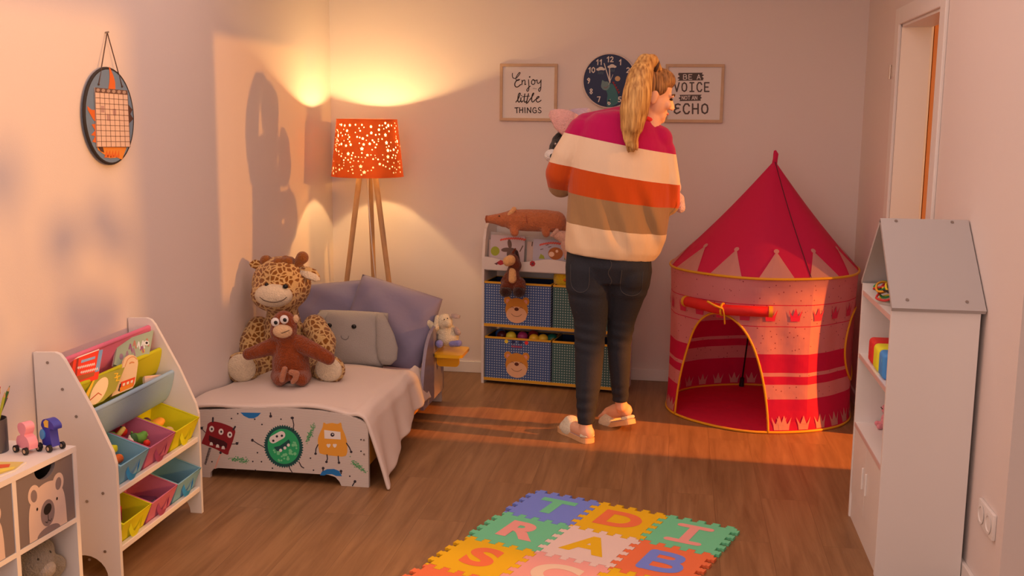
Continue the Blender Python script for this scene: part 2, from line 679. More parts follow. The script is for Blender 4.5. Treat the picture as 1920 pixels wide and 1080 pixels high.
def picture(label, x0, x1, z0, z1, draw, fw=0.016):
    cx = (x0 + x1) / 2
    t = thing('picture_frame', label, 'picture', (cx, YB, z0), 0, None)
    Y0, Y1 = YB - 0.02, YB - 0.001
    f = MB()
    f.box((x0, Y0, z1 - fw), (x1, Y1, z1), bev=0.0015)
    f.box((x0, Y0, z0), (x1, Y1, z0 + fw), bev=0.0015)
    f.box((x0, Y0, z0 + fw), (x0 + fw, Y1, z1 - fw), bev=0.0015)
    f.box((x1 - fw, Y0, z0 + fw), (x1, Y1, z1 - fw), bev=0.0015)
    f.build('frame', m_ash, t)
    s = MB().box((x0 + fw * 0.9, YB - 0.011, z0 + fw * 0.9), (x1 - fw * 0.9, YB - 0.002, z1 - fw * 0.9))
    pr = s.build('print', m_paper, t)
    q = MB()
    draw(q)
    q.build('lettering', [m_ink, m_grey_ink, m_paper], pr)


def enjoy(q):
    P = pixplane((0, YB - 0.0112, 0), (0, -1, 0), 0, 920, 90, 6.857)
    L = lambda pts, w, sm=6: q.ribbon(pts, w, P, smooth=sm)
    # Enjoy
    L([(280, 325), (278, 350), (285, 380), (310, 392), (345, 372), (372, 335), (378, 318), (366, 318), (342, 350), (326, 385), (328, 412), (352, 418), (372, 405)], 10)
    L([(372, 405), (345, 412), (318, 440), (310, 475), (325, 500), (352, 498), (385, 470)], 13)
    L([(402, 415), (405, 440), (400, 472)], 12)
    L([(403, 440), (420, 418), (438, 415), (442, 440), (440, 470), (452, 466)], 11)
    L([(487, 408), (490, 450), (492, 510), (486, 548), (472, 556), (464, 540), (480, 515), (510, 490)], 11)
    q.flat(oval(502, 372, 10, 10), P, 0.0007)
    L([(545, 405), (528, 425), (526, 455), (545, 470), (566, 455), (568, 425), (550, 405), (560, 420), (590, 415)], 11)
    L([(597, 410), (598, 440), (610, 455), (630, 445), (648, 412)], 11)
    L([(648, 410), (646, 460), (644, 520), (632, 556), (618, 550), (618, 530), (640, 505)], 11)
    # the (small)
    q.ribbon([(540, 522), (556, 522)], 3, P, m=1)
    q.ribbon([(548, 514), (548, 526)], 3, P, m=1)
    q.ribbon([(562, 512), (562, 527)], 3, P, m=1)
    q.ribbon([(562, 520), (572, 519), (573, 527)], 3, P, m=1)
    q.ribbon([(580, 521), (588, 519), (584, 526), (590, 526)], 3, P, m=1)
    # little
    L([(325, 695), (345, 670), (368, 625), (380, 590), (372, 580), (358, 600), (350, 645), (352, 685), (368, 695), (385, 675)], 13)
    L([(390, 640), (388, 675), (398, 695), (415, 680)], 13)
    q.flat(oval(398, 612, 7, 7), P, 0.0007)
    L([(440, 590), (432, 640), (430, 680), (442, 698), (460, 685)], 13)
    L([(405, 628), (440, 622), (500, 618)], 9)
    L([(487, 588), (472, 650), (462, 700), (460, 712), (476, 702), (492, 680)], 13)
    L([(500, 670), (530, 630), (552, 590), (550, 580), (536, 600), (528, 650), (532, 690), (550, 690), (566, 672)], 13)
    L([(568, 668), (600, 650), (622, 632), (612, 622), (592, 642), (585, 672), (600, 694), (625, 690), (648, 672)], 12)
    # THINGS
    for pts in ([(312, 770), (355, 766)], [(335, 768), (338, 834)], [(372, 766), (372, 832)], [(412, 766), (412, 832)], [(372, 800), (412, 796)],
                [(440, 766), (442, 834)], [(470, 834), (472, 768), (515, 832), (516, 764)]):
        q.ribbon(pts, 12, P)
    L([(582, 775), (562, 766), (545, 785), (542, 815), (560, 834), (585, 828), (588, 803), (570, 802)], 11, 4)
    L([(646, 772), (628, 764), (614, 778), (622, 796), (642, 806), (648, 822), (632, 835), (612, 826)], 11, 4)


def voice(q):
    P = pixplane((0, YB - 0.0112, 0), (0, -1, 0), 0, 1140, 90, 5.143)
    L = lambda pts, w, sm=0, m=1: q.ribbon(pts, w, P, smooth=sm, m=m, d=0.0008 if m == 2 else 0.0006)
    q.flat([(680, 240), (915, 238), (905, 252), (928, 262), (905, 276), (922, 290), (915, 312), (672, 316), (690, 300), (668, 290), (692, 272), (676, 258)], P, 0.0005, 1)
    q.flat([(690, 452), (905, 450), (890, 466), (906, 480), (890, 492), (896, 508), (688, 512), (698, 498), (680, 484), (700, 470)], P, 0.0005, 1)

    def letters(txt, x, y, w, h, lw, m, gap):
        G = {'B': [[(0, 0), (0, 1)], [(0, 0), (.6, 0), (.85, .12), (.85, .36), (.6, .47), (0, .47)], [(.6, .47), (.95, .6), (.95, .88), (.6, 1), (0, 1)]],
             'E': [[(.9, 0), (0, 0), (0, 1), (.9, 1)], [(0, .5), (.7, .5)]], 'A': [[(0, 1), (.5, 0), (1, 1)], [(.2, .65), (.8, .65)]],
             'V': [[(0, 0), (.5, 1), (1, 0)]], 'O': [[(.5, 0), (.1, .15), (0, .5), (.1, .85), (.5, 1), (.9, .85), (1, .5), (.9, .15), (.5, 0)]],
             'I': [[(.1, 0), (.9, 0)], [(.5, 0), (.5, 1)], [(.1, 1), (.9, 1)]], 'C': [[(.95, .2), (.75, 0), (.3, 0), (0, .3), (0, .7), (.3, 1), (.75, 1), (.95, .8)]],
             'N': [[(0, 1), (0, 0), (.9, 1), (.9, 0)]], 'T': [[(0, 0), (1, 0)], [(.5, 0), (.5, 1)]], 'H': [[(0, 0), (0, 1)], [(.9, 0), (.9, 1)], [(0, .5), (.9, .5)]],
             '&': [[(.95, .08), (.6, 0), (.2, .08), (.15, .34), (.45, .46), (.7, .44)], [(.45, .46), (.05, .6), (.0, .85), (.35, 1), (.7, .92), (.95, .8)]]}
        for ch in txt:
            if ch != ' ':
                for st in G[ch]:
                    L([(x + a * w, y + b * h) for a, b in st], lw, 0, m)
            x += (w + gap) if ch != ' ' else gap * 1.5
    letters('BE A', 727, 256, 34, 46, 7, 2, 18)
    letters('VOICE', 640, 335, 46, 84, 13, 1, 27)
    letters('NOT AN', 712, 463, 22, 34, 6, 2, 7)
    letters('&CHO', 640, 540, 58, 92, 15, 1, 30)


picture('square light wood frame with hand lettered Enjoy the little things print, left of the clock', -1.013, -0.687, 1.477, 1.795, enjoy)
picture('square light wood frame with bold grey Voice and Echo print, right of the clock', -0.087, 0.232, 1.478, 1.795, voice)

# clock
m_navy = mat('clock_navy', (0.012, 0.026, 0.095), 0.5)
m_cream = mat('cream_print', (0.72, 0.68, 0.62), 0.7)
m_teal = mat('teal_print', (0.05, 0.19, 0.22), 0.7)
m_redp = mat('dark_red_print', (0.30, 0.03, 0.03), 0.7)
m_teal2 = mat('pale_teal_print', (0.16, 0.27, 0.30), 0.7)
cc = at(1143, 151.5, YB - 0.02)
t = thing('wall_clock', 'round navy wall clock with cream numerals and a little dinosaur on the dial', 'clock', (cc.x, YB, cc.z))
R = Matrix.Rotation(math.radians(90), 3, 'X')
MB().lathe([(0.0, 0.001), (0.148, 0.001), (0.152, 0.012), (0.152, 0.022), (0.149, 0.026), (0.145, 0.026), (0.1445, 0.019), (0.0, 0.019)], (cc.x, YB, cc.z), 64, R=R, caps=False).build('clock_case', mat('clock_rim', (0.70, 0.62, 0.58), 0.5), t, smooth=True, sharp=35)
dial = MB().lathe([(0.0, 0.0195), (0.1445, 0.0195)], (cc.x, YB, cc.z), 64, R=R, caps=False).build('dial', m_navy, t)
PF = frame((cc.x, YB - 0.0197, cc.z), (1, 0, 0), (0, 0, 1), (0, -1, 0))
DIG = {'0': [[(.5, 1), (.12, .8), (.1, .25), (.5, 0), (.88, .25), (.9, .75), (.5, 1)]], '1': [[(.15, .72), (.55, 1), (.5, 0)]], '2': [[(.1, .8), (.45, 1), (.85, .8), (.7, .5), (.1, .05), (.9, .05)]],
       '3': [[(.1, .95), (.8, .9), (.45, .55), (.85, .3), (.5, 0), (.1, .1)]], '4': [[(.6, 1), (.1, .35), (.9, .35)], [(.65, .7), (.6, 0)]], '5': [[(.85, .98), (.25, .95), (.2, .55), (.7, .55), (.8, .2), (.4, 0), (.1, .1)]],
       '6': [[(.75, 1), (.2, .55), (.15, .2), (.5, 0), (.85, .22), (.55, .5), (.2, .32)]], '7': [[(.1, .95), (.9, .98), (.45, 0)]], '8': [[(.5, 1), (.15, .8), (.5, .53), (.85, .25), (.5, 0), (.15, .25), (.5, .53), (.85, .8), (.5, 1)]],
       '9': [[(.8, .7), (.5, .5), (.15, .75), (.5, 1), (.82, .8), (.7, .35), (.4, 0)]]}
for k in range(1, 13):
    a = math.radians(90 - 30 * k)
    x0, y0, hh = 0.117 * math.cos(a), 0.117 * math.sin(a), 0.028
    s_ = str(k)
    q = MB()
    for i, ch in enumerate(s_):
        bx = x0 + (i - (len(s_) - 1) / 2) * 0.019 - 0.0095
        for st in DIG[ch]:
            q.ribbon([(bx + a_ * 0.019, y0 - hh / 2 + b_ * hh) for a_, b_ in st], 0.0055, PF, 0.0004)
    q.build('numeral', m_cream, dial)
d = MB()
d.flat([Vector(p) for p in curve([(-.045, -.012), (-.04, .005), (-.028, -.003), (-.012, -.004), (0, -.012), (.02, -.02), (.038, -.05), (.05, -.09), (.052, -.118), (.02, -.138), (-.01, -.14), (-.012, -.10), (-.01, -.075), (-.02, -.052), (-.035, -.048), (-.046, -.032)], 4, True)], PF, 0.0004, 0)
d.flat([Vector(p) for p in curve([(-.044, -.012), (-.04, .002), (-.028, -.004), (-.008, -.006), (.002, -.03), (-.012, -.05), (-.032, -.05), (-.046, -.034)], 4, True)], PF, 0.0006, 1)
for k in range(5):
    d.flat([(0.014 + k * .008, -.005 - k * .013), (0.028 + k * .008, -.006 - k * .013), (0.024 + k * .007, -.020 - k * .013)], PF, 0.0005, 2)
d.ribbon([(-.03, -.034), (-.02, -.04), (-.01, -.03)], 0.002, PF, 0.0008, 2)
for cx, cy in ((-.05, .064), (.012, .078)):
    for dx, dy, rr in ((-.014, -.002, .009), (0, .003, .012), (.014, -.001, .008)):
        d.flat(oval(cx + dx, cy + dy, rr * 1.3, rr * .8, 0, 14), PF, 0.0004 + abs(dx) * 0.005, 3)
    for i in range(4):
        d.ribbon([(cx - .012 + i * .008, cy - .014), (cx - .014 + i * .008, cy - .028)], .0016, PF, .0004, 1)
d.flat(oval(.044, .012, .015, .014), PF, 0.0004, 4)
d.build('dial_picture', [m_teal, m_teal2, m_redp, m_cream, mat('moon_print', (0.62, 0.42, 0.22), 0.7)], dial)
MB().ribbon([(0.002, -0.008), (-0.032, 0.094)], [0.006, 0.005], PF, 0.004).build('minute_hand', m_cream, t)
MB().ribbon([(0.002, -0.008), (-0.002, 0.066)], [0.007, 0.006], PF, 0.003).build('hour_hand', m_cream, t)
MB().ribbon([(-0.004, -0.02), (0.018, 0.034)], 0.0025, PF, 0.005).build('second_hand', m_cream, t)

# oval calendar board hanging on the left wall
m_cblue = mat('board_blue', (0.17, 0.27, 0.42), 0.6)
m_cor = mat('flame_orange', (0.72, 0.17, 0.03), 0.7)
m_cyel = mat('flame_yellow', (0.78, 0.30, 0.05), 0.7)
m_sheet = mat('calendar_sheet', (0.78, 0.60, 0.50), 0.7)
c0 = atX(208, 218, XL + 0.02)
t = thing('wall_calendar', 'oval blue hanging calendar board with orange flames and month sheet on the left wall', 'calendar', (XL, c0.y, 1.315))
PC = pixplane((XL + 0.018, 0, 0), (1, 0, 0), 0, 130, 40, 3.857)
c1 = Vector((XL + 0.004, c0.y, c0.z))
OV = frame(c1, (0, 1, 0), (0, 0, 1), (1, 0, 0))
b = MB().prism(oval(0, 0, 0.164, 0.166, 0, 48), OV, 0.0, 0.014)
board = b.build('board', [m_cblue], t)
rim = MB()
rim.tube([OV(x, y, 0.009) for x, y in oval(0, 0, 0.164, 0.166, 0, 48)], 0.006, 6, closed=True)
rim.build('board_rim', m_dark, t, smooth=True)
m_fl = [m_cor, m_cyel, mat('brown_print', (0.10, 0.05, 0.04), 0.8)]


def pic(pts, d, m):
    MB().flat(pts, PC, d, m).build('flame_print', m_fl, board)


pic([(285, 325), (300, 350), (318, 395), (330, 440), (332, 490), (280, 490), (288, 440), (290, 390)], .0008, 0)
pic([(300, 430), (330, 445), (330, 490), (285, 490)], .0010, 0)
pic([(128, 612), (160, 640), (185, 640), (190, 720), (180, 722), (160, 690), (132, 640)], .0008, 0)
pic([(425, 600), (455, 640), (440, 670), (462, 705), (430, 740)], .0008, 2)
pic([(160, 745), (195, 740), (198, 880), (165, 870), (185, 830), (155, 822), (185, 790)], .0008, 0)
pic([(195, 890), (415, 890), (410, 920), (380, 1000), (345, 985), (290, 990), (240, 955), (205, 930)], .0008, 1)
pic([(200, 900), (240, 905), (250, 950), (225, 940)], .0012, 2)
for i in range(5):
    pic([(250 + i * 22, 985 - (i % 2) * 8), (270 + i * 22, 930), (282 + i * 20, 985)], .0010, 0)
sh = MB()
sh.prism([(178, 478), (412, 500), (432, 908), (192, 908)], PC, 0.001, 0.004, 0)
sheet = sh.build('calendar_sheet', m_sheet, t)
g = MB()
lerp = lambda a, b_, k: (a[0] + (b_[0] - a[0]) * k, a[1] + (b_[1] - a[1]) * k)
A, B, C, D = (178, 512), (414, 530), (432, 908), (192, 908)
for k in range(11):
    g.ribbon([lerp(A, D, k / 10), lerp(B, C, k / 10)], 3.5, PC, .0045, 0)
for k in range(8):
    g.ribbon([lerp(A, B, k / 7), lerp(D, C, k / 7)], 2.6, PC, .0045, 0)
g.flat([(178, 478), (412, 500), (414, 530), (178, 512)], PC, .0046, 0)
for k in range(6):
    g.flat(oval(198 + k * 38, 497 + k * 3.2, 13, 12), PC, .005, 1)
for (x, y) in ((232, 640), (318, 662), (275, 700)):
    g.flat([(x - 12, y - 30), (x + 12, y - 28), (x + 14, y + 20), (x - 10, y + 18)], PC, .0042, 2)
g.build('month_grid', [mat('grid_ink', (0.16, 0.09, 0.07), 0.8), mat('grid_pale', (0.45, 0.33, 0.27), 0.8), mat('sheet_mauve', (0.50, 0.33, 0.31), 0.8)], sheet)
nail = atX(201, 61, XL + 0.008)
e1, e2 = atX(185, 158, XL + 0.02), atX(229, 162, XL + 0.02)
MB().tube([e1, nail, e2], 0.0022, 6).ball(e1, .004).ball(e2, .004).build('hanging_cord', mat('brown_cord', (0.10, 0.06, 0.05), 0.8), t)
MB().cyl((XL, nail.y, nail.z), (XL + 0.014, nail.y, nail.z + 0.002), 0.003, n=8).build('nail', m_screw, t)
# ---------------------------------------------------------------- tripod floor lamp
def shade_material():
    m = bpy.data.materials.new('shade_orange')
    m.use_nodes = True
    nt = m.node_tree
    N, L = nt.nodes, nt.links
    b = N['Principled BSDF']
    b.inputs['Roughness'].default_value = 0.8
    out = N['Material Output']
    geo = N.new('ShaderNodeNewGeometry')
    mc = N.new('ShaderNodeMixRGB')
    mc.inputs[1].default_value = (0.70, 0.11, 0.015, 1)
    mc.inputs[2].default_value = (0.9, 0.68, 0.42, 1)
    L.new(geo.outputs['Backfacing'], mc.inputs[0])
    L.new(mc.outputs[0], b.inputs['Base Color'])
    tr = N.new('ShaderNodeBsdfTranslucent')
    tr.inputs['Color'].default_value = (0.85, 0.18, 0.015, 1)
    ms = N.new('ShaderNodeMixShader')
    ms.inputs[0].default_value = 0.12
    L.new(b.outputs[0], ms.inputs[1])
    L.new(tr.outputs[0], ms.inputs[2])
    L.new(ms.outputs[0], out.inputs['Surface'])
    return m


LX, LY = -1.70, 5.765
t = thing('floor_lamp', 'lit tripod floor lamp with star punched orange shade and wooden legs in the corner', 'lamp', (LX, LY, 0))
m_leg = mat('lamp_beech', (0.55, 0.34, 0.17), 0.5, (40, 0.1), var=0.12)
for a, r0, r1 in ((200, 0.035, 0.20), (92, 0.035, 0.19), (-22, 0.045, 0.23)):
    ca, sa = math.cos(math.radians(a)), math.sin(math.radians(a))
    MB().cyl((LX + r1 * ca, LY + r1 * sa, 0.001), (LX + r0 * ca, LY + r0 * sa, 1.235), 0.012, 0.016, 14).build('leg', m_leg, t, smooth=True, sharp=50)
MB().lathe([(0.02, 1.215), (0.062, 1.222), (0.062, 1.236), (0.02, 1.243)], (LX, LY, 0), 28).build('hub', m_leg, t, smooth=True, sharp=40)
MB().lathe([(0.018, 1.24), (0.018, 1.315), (0.02, 1.33), (0.02, 1.335)], (LX, LY, 0), 16).build('lamp_socket', m_white, t, smooth=True, sharp=40)
MB().ball((LX, LY, 1.372), (0.026, 0.026, 0.034)).build('light_bulb', mat('bulb_glow', (1.0, 0.62, 0.25), 0.3, emit=10.0), t, smooth=True)
MB().tube(curve([(LX + .01, LY - .015, 1.22), (LX + .012, LY - .03, 1.05), (LX + .03, LY - .02, 0.75), (LX + .055, LY + .02, 0.4), (LX + 0.08, LY + 0.1, 0.02)], 6), 0.0028, 6).build('power_cord', m_white, t, smooth=True)
sh = MB()
zb, zt, rb, rt = 1.168, 1.478, 0.199, 0.166
rnd = random.Random(5)
# conical shade, stars and dots punched through as true openings
NU, NV = 150, 74
stars = []
tries = 0
while len(stars) < 400 and tries < 20000:
    tries += 1
    a, v = rnd.uniform(0, 2 * math.pi), rnd.uniform(0.055, 0.945)
    rr = rnd.choice([0.0030, 0.0034, 0.004, 0.0046, 0.0048, 0.0075, 0.0095])
    ok = True
    for (a2, v2, r2) in stars:
        da = (a - a2 + math.pi) % (2 * math.pi) - math.pi
        if (da * 0.18) ** 2 + ((v - v2) * 0.31) ** 2 < (rr + r2 + 0.004) ** 2:
            ok = False
            break
    if ok:
        stars.append((a, v, rr))
bm = bmesh.new()


def spt(a, v):
    r_ = rb + (rt - rb) * v
    return Vector((LX + r_ * math.cos(a), LY + r_ * math.sin(a), zb + (zt - zb) * v))


# triangulate the unrolled shade with the openings left out
from mathutils.geometry import delaunay_2d_cdt
pts2, edges2 = [], []
W2, H2 = 2 * math.pi, 1.0
nb = 120
ring0 = [(W2 * i / nb, 0.0) for i in range(nb + 1)]
ring1 = [(W2 * i / nb, 1.0) for i in range(nb + 1)]
pts2 += ring0
edges2 += [(i, i + 1) for i in range(nb)]
o = len(pts2)
pts2 += ring1
edges2 += [(o + i, o + i + 1) for i in range(nb)]
edges2 += [(0, o), (nb, o + nb)]
for j in range(1, 6):
    for i in range(1, nb, 2):
        pts2.append((W2 * i / nb, j / 6))
for (a, v, rr) in stars:
    if a < 0.06 or a > W2 - 0.06:
        continue
    star = rr > 0.006
    n = 10 if star else 7
    o = len(pts2)
    for i in range(n):
        ra = rr * (1.15 if i % 2 == 0 else 0.6) if star else rr
        an = 2 * math.pi * i / n + math.pi / 2
        pts2.append((a + ra * math.cos(an) / 0.183, v + ra * math.sin(an) / 0.31))
    edges2 += [(o + i, o + (i + 1) % n) for i in range(n)]
res = delaunay_2d_cdt([Vector(p) for p in pts2], edges2, [], 0, 1e-6)
holes = {}
tv, tf = res[0], res[2]
sv = [spt(p.x, p.y) for p in tv]
S_ = np.array([(a, v, r_) for a, v, r_ in stars])
keep = []
for f in tf:
    cx = sum(tv[i].x for i in f) / 3
    cy = sum(tv[i].y for i in f) / 3
    dd = np.hypot((S_[:, 0] - cx) * 0.183, (S_[:, 1] - cy) * 0.31)
    k = int(np.argmin(dd - S_[:, 2]))
    lim = S_[k, 2] * (0.80 if S_[k, 2] > 0.006 else 0.97)
    if dd[k] < lim and not (S_[k, 0] < 0.06 or S_[k, 0] > W2 - 0.06):
        continue
    keep.append(tuple(f))
sh.add(sv, keep)
sh.build('lamp_shade', shade_material(), t, smooth=True)
li_ = MB()
li_.grid(lambda u, v: Vector((LX, LY, 0)) + Vector(((rb - .003 + (rt - rb) * v) * math.cos(u * 2 * math.pi), (rb - .003 + (rt - rb) * v) * math.sin(u * 2 * math.pi), zb + .001 + (zt - zb - .002) * v)), 72, 6)
li_.build('shade_lining', mat('shade_paper', (0.86, 0.78, 0.66), .9, trans=.55), t, smooth=True)
rg = MB()
for z_, r_ in ((zb, rb), (zt, rt)):
    rg.tube([(LX + r_ * math.cos(2 * math.pi * k / 60), LY + r_ * math.sin(2 * math.pi * k / 60), z_) for k in range(60)], 0.0022, 6, closed=True)
for k in range(3):
    a = 2 * math.pi * k / 3
    rg.cyl((LX + 0.02 * math.cos(a), LY + 0.02 * math.sin(a), 1.318), (LX + 0.187 * math.cos(a), LY + 0.187 * math.sin(a), 1.285), 0.0016, n=6)
rg.build('shade_ring', mat('shade_hem', (0.75, 0.14, 0.03), 0.7), t, smooth=True)
lamp('floor_lamp_light', 'POINT', (LX, LY, 1.385), (LX, LY, 0), 88, (1.0, 0.60, 0.23), shadow_soft_size=0.027)
# ---------------------------------------------------------------- alphabet foam mat, tile by tile
TS = 0.277
MU = Vector((0.943, -0.333, 0)).normalized()
MV = Vector((0.333, 0.943, 0)).normalized()
MO = Vector((-0.523, 4.112, 0))                         # far left corner of the mat
FOAM = {'blue': seen(104, 108, 165), 'green': seen(98, 160, 112), 'yellow': seen(206, 144, 8), 'orange': seen(210, 92, 50),
        'pink': seen(212, 128, 112), 'white': seen(206, 162, 142), 'cream': seen(205, 160, 130), 'rose': seen(208, 125, 108)}


def tooth_edge(n=9, c=0.05, d=0.013):
    pts = [(0.0, 0.0)]
    wd = (1 - 2 * c) / n
    for k in range(n):
        sg = d if k % 2 == 0 else -d
        a, b = c + k * wd, c + (k + 1) * wd
        pts += [(a + 0.10 * wd * (1 if k else 0), sg * 0.0 if k == 0 else sg * 0.2), (a - 0.06 * wd, sg), (b + 0.06 * wd, sg), (b - 0.10 * wd, sg * 0.2)]
    pts.append((1.0, 0.0))
    return pts


EDGE = [(s_, d_ / TS) for s_, d_ in tooth_edge()]
first = None
for row, col, ch, tc_, lc, words in (
        (0, 0, 'T', 'blue', 'green', 'blue foam mat tile with green letter T at the far left corner'),
        (0, 1, 'D', 'yellow', 'orange', 'yellow foam mat tile with orange letter D in the far row'),
        (0, 2, 'I', 'green', 'rose', 'green foam mat tile with pink letter I at the far right corner'),
        (1, 0, 'R', 'green', 'rose', 'green foam mat tile with pink letter R at the left edge'),
        (1, 1, 'A', 'white', 'yellow', 'whitish foam mat tile with yellow letter A in the middle'),
        (1, 2, 'B', 'orange', 'blue', 'orange foam mat tile with blue letter B at the right edge'),
        (2, 0, 'S', 'yellow', 'orange', 'yellow foam mat tile with orange letter S at the left edge'),
        (2, 1, 'C', 'pink', 'cream', 'pink foam mat tile with cream letter C'),
        (2, 2, 'O', 'yellow', 'orange', 'yellow foam mat tile with orange character below the B tile, cut by the frame'),
        (3, 0, 'O', 'orange', 'blue', 'orange foam mat tile with blue character nearest the lower left, cut by the frame')):
    O = MO + MU * (TS * col) - MV * (TS * (row + 1))
    t = thing('foam_mat_tile', words, 'mat tile', O + MU * TS / 2 + MV * TS / 2, 0, 'alphabet foam mat tiles')
    P = frame(O, MU, MV, (0, 0, 1))
    ol = [(s_ * TS, d_ * TS) for s_, d_ in EDGE][:-1]
    ol += [(TS + d_ * TS, s_ * TS) for s_, d_ in EDGE][:-1]
    ol += [(s_ * TS, TS + d_ * TS) for s_, d_ in EDGE][::-1][:-1]
    ol += [(d_ * TS, s_ * TS) for s_, d_ in EDGE][::-1][:-1]
    # slivers keep neighbours from touching
    cx = TS / 2
    ol = [(cx + (x - cx) * 0.994, cx + (y - cx) * 0.994) for x, y in ol]
    MB().prism(ol, P, 0.0005, 0.011).build('foam_base', mat('foam_' + tc_, FOAM[tc_], 0.75, (400, 0.12)), t)
    Pl = frame(O + MU * TS / 2 + MV * (TS / 2), MU, MV, (0, 0, 1))
    L = MB()
    sx = {'I': 1.25, 'T': 1.12, 'D': 1.15, 'R': 1.12, 'B': 1.15, 'A': 1.05, 'S': 1.22, 'C': 1.15, 'O': 1.1}[ch]
    if ch == 'I':
        for q_ in ([(-.055, .075), (.055, .075)], [(0, .07), (0, -.07)], [(-.055, -.075), (.055, -.075)]):
            L.ribbon(q_, 0.036 if abs(q_[0][0]) < .01 else 0.03, Pl, 0.0117 if abs(q_[0][0]) < .01 else 0.0116)
    elif ch == 'B':
        L.ribbon([(-.05, -.068), (-.05, .068)], 0.04, Pl, 0.0116)
        L.ribbon([(-.05, .068), (.01, .068), (.045, .055), (.045, .022), (.012, .006), (-.05, .006)], 0.034, Pl, 0.0117, smooth=4)
        L.ribbon([(-.05, .006), (.02, .004), (.06, -.014), (.06, -.05), (.02, -.068), (-.05, -.068)], 0.036, Pl, 0.0118, smooth=4)
    else:
        L.text(ch, 0.20, lambda u, v, d=0: Pl(u * sx, v + 0.0, d), 0.0116, bold=0.009)
    L.build('letter', mat('foam_' + lc, FOAM[lc], 0.75, (400, 0.12)), t)
# ---------------------------------------------------------------- cube shelf with bear drawers, front left
CA = math.atan2(-0.022, 0.324)
ax = Vector((0.022, 0.324, 0)).normalized()          # along the front, away from the viewer
an = Vector((ax.y, -ax.x, 0))                       # out of the front
c0 = Vector((-1.69, 2.753, 0))                      # far front corner on the floor
t = thing('cube_shelf', 'low white cube shelf with two bear faced drawers at the lower left', 'shelf', c0 - ax * 0.4 - an * 0.14)
Pf = frame(c0, -ax, (0, 0, 1), an)                  # u runs towards the viewer
LEN, DEP, TH = 0.80, 0.285, 0.016
b = MB()


def sbox(mb, u0, u1, z0, z1, d0, d1, m=0):
    mb.prism([(u0, z0), (u1, z0), (u1, z1), (u0, z1)], Pf, d0, d1, m)


sbox(b, 0, LEN, 0.534, 0.55, -DEP, 0)
sbox(b, 0, LEN, 0.03, 0.046, -DEP, 0)
sbox(b, 0, LEN, 0.325, 0.339, -DEP, -0.001)
for u in (0, 0.262, 0.524, LEN - TH):
    sbox(b, u, u + TH, 0.0, 0.534, -DEP, -0.0005)
sbox(b, 0, LEN, 0.03, 0.55, -DEP, -DEP + 0.005)
b.build('carcass', m_white, t)
m_grey = mat('drawer_grey', (0.215, 0.185, 0.19), 0.6)
m_bearw = mat('bear_white', seen(190, 150, 130), 0.7)
m_beard = mat('bear_grey', seen(118, 92, 86), 0.7)
for u0 in (TH, 0.262 + TH):
    u1 = u0 + 0.262 - TH
    z0, z1 = 0.341, 0.532
    dm = MB()
    um = (u0 + u1) / 2
    hand = [(um + 0.045 * math.cos(math.pi + math.pi * k / 12), z1 + 0.034 * math.sin(math.pi + math.pi * k / 12)) for k in range(13)]
    dm.prism([(u0 + .002, z0), (u1 - .002, z0), (u1 - .002, z1)] + hand[::-1] + [(u0 + .002, z1)], Pf, -0.014, -0.003)
    sbox(dm, u0 + .003, u1 - .003, z0, z0 + .006, -DEP + 0.02, -0.014)
    sbox(dm, u0 + .003, u0 + .010, z0, z1 - .01, -DEP + 0.02, -0.014)
    sbox(dm, u1 - .010, u1 - .003, z0, z1 - .01, -DEP + 0.02, -0.014)
    sbox(dm, u0 + .003, u1 - .003, z0, z1 - .01, -DEP + 0.012, -DEP + 0.02)
    dr = dm.build('drawer', m_grey, t)
    # bear face print; x runs to the right as seen in the room
    Pb = lambda x, y, d=0.0, um=um, z0=z0: Pf(um - x, z0 + y, -0.003 + d)
    f = MB()
    ell = lambda cx, cy, rx, ry, d, m, rot=0: f.flat(oval(cx, cy, rx, ry, rot, 26), Pb, d, m)
    for sx in (-1, 1):
        ell(sx * 0.052, 0.127, 0.025, 0.029, .0006, 0, -sx * 0.2)
        ell(sx * 0.053, 0.125, 0.013, 0.018, .0009, 1, -sx * 0.2)
    body = curve([(-.082, 0), (-.08, .06), (-.072, .10), (-.045, .135), (0, .146), (.045, .135), (.072, .10), (.08, .06), (.082, 0)], 5)
    f.flat([(p.x, p.y) for p in body], Pb, .0008, 0)
    ell(0, 0.058, 0.03, 0.038, .0011, 1)
    ell(0, 0.069, 0.0175, 0.015, .0014, 2, 0.3)
    f.ribbon([(0, .056), (.001, .036)], .002, Pb, .0014, 2)
    f.ribbon(curve([(-.012, .036), (-.005, .031), (.001, .037), (.008, .031), (.014, .036)], 3), .002, Pb, .0014, 2)
    for sx in (-1, 1):
        ell(sx * 0.043, 0.084, 0.0038, 0.0045, .0011, 2)
    arc = [(0.05 * math.cos(math.pi * k / 14), 0.02 * math.sin(math.pi * k / 14)) for k in range(15)]
    f.flat(arc, Pb, .0011, 1)
    f.build('bear_face', [m_bearw, m_beard, m_black], dr)

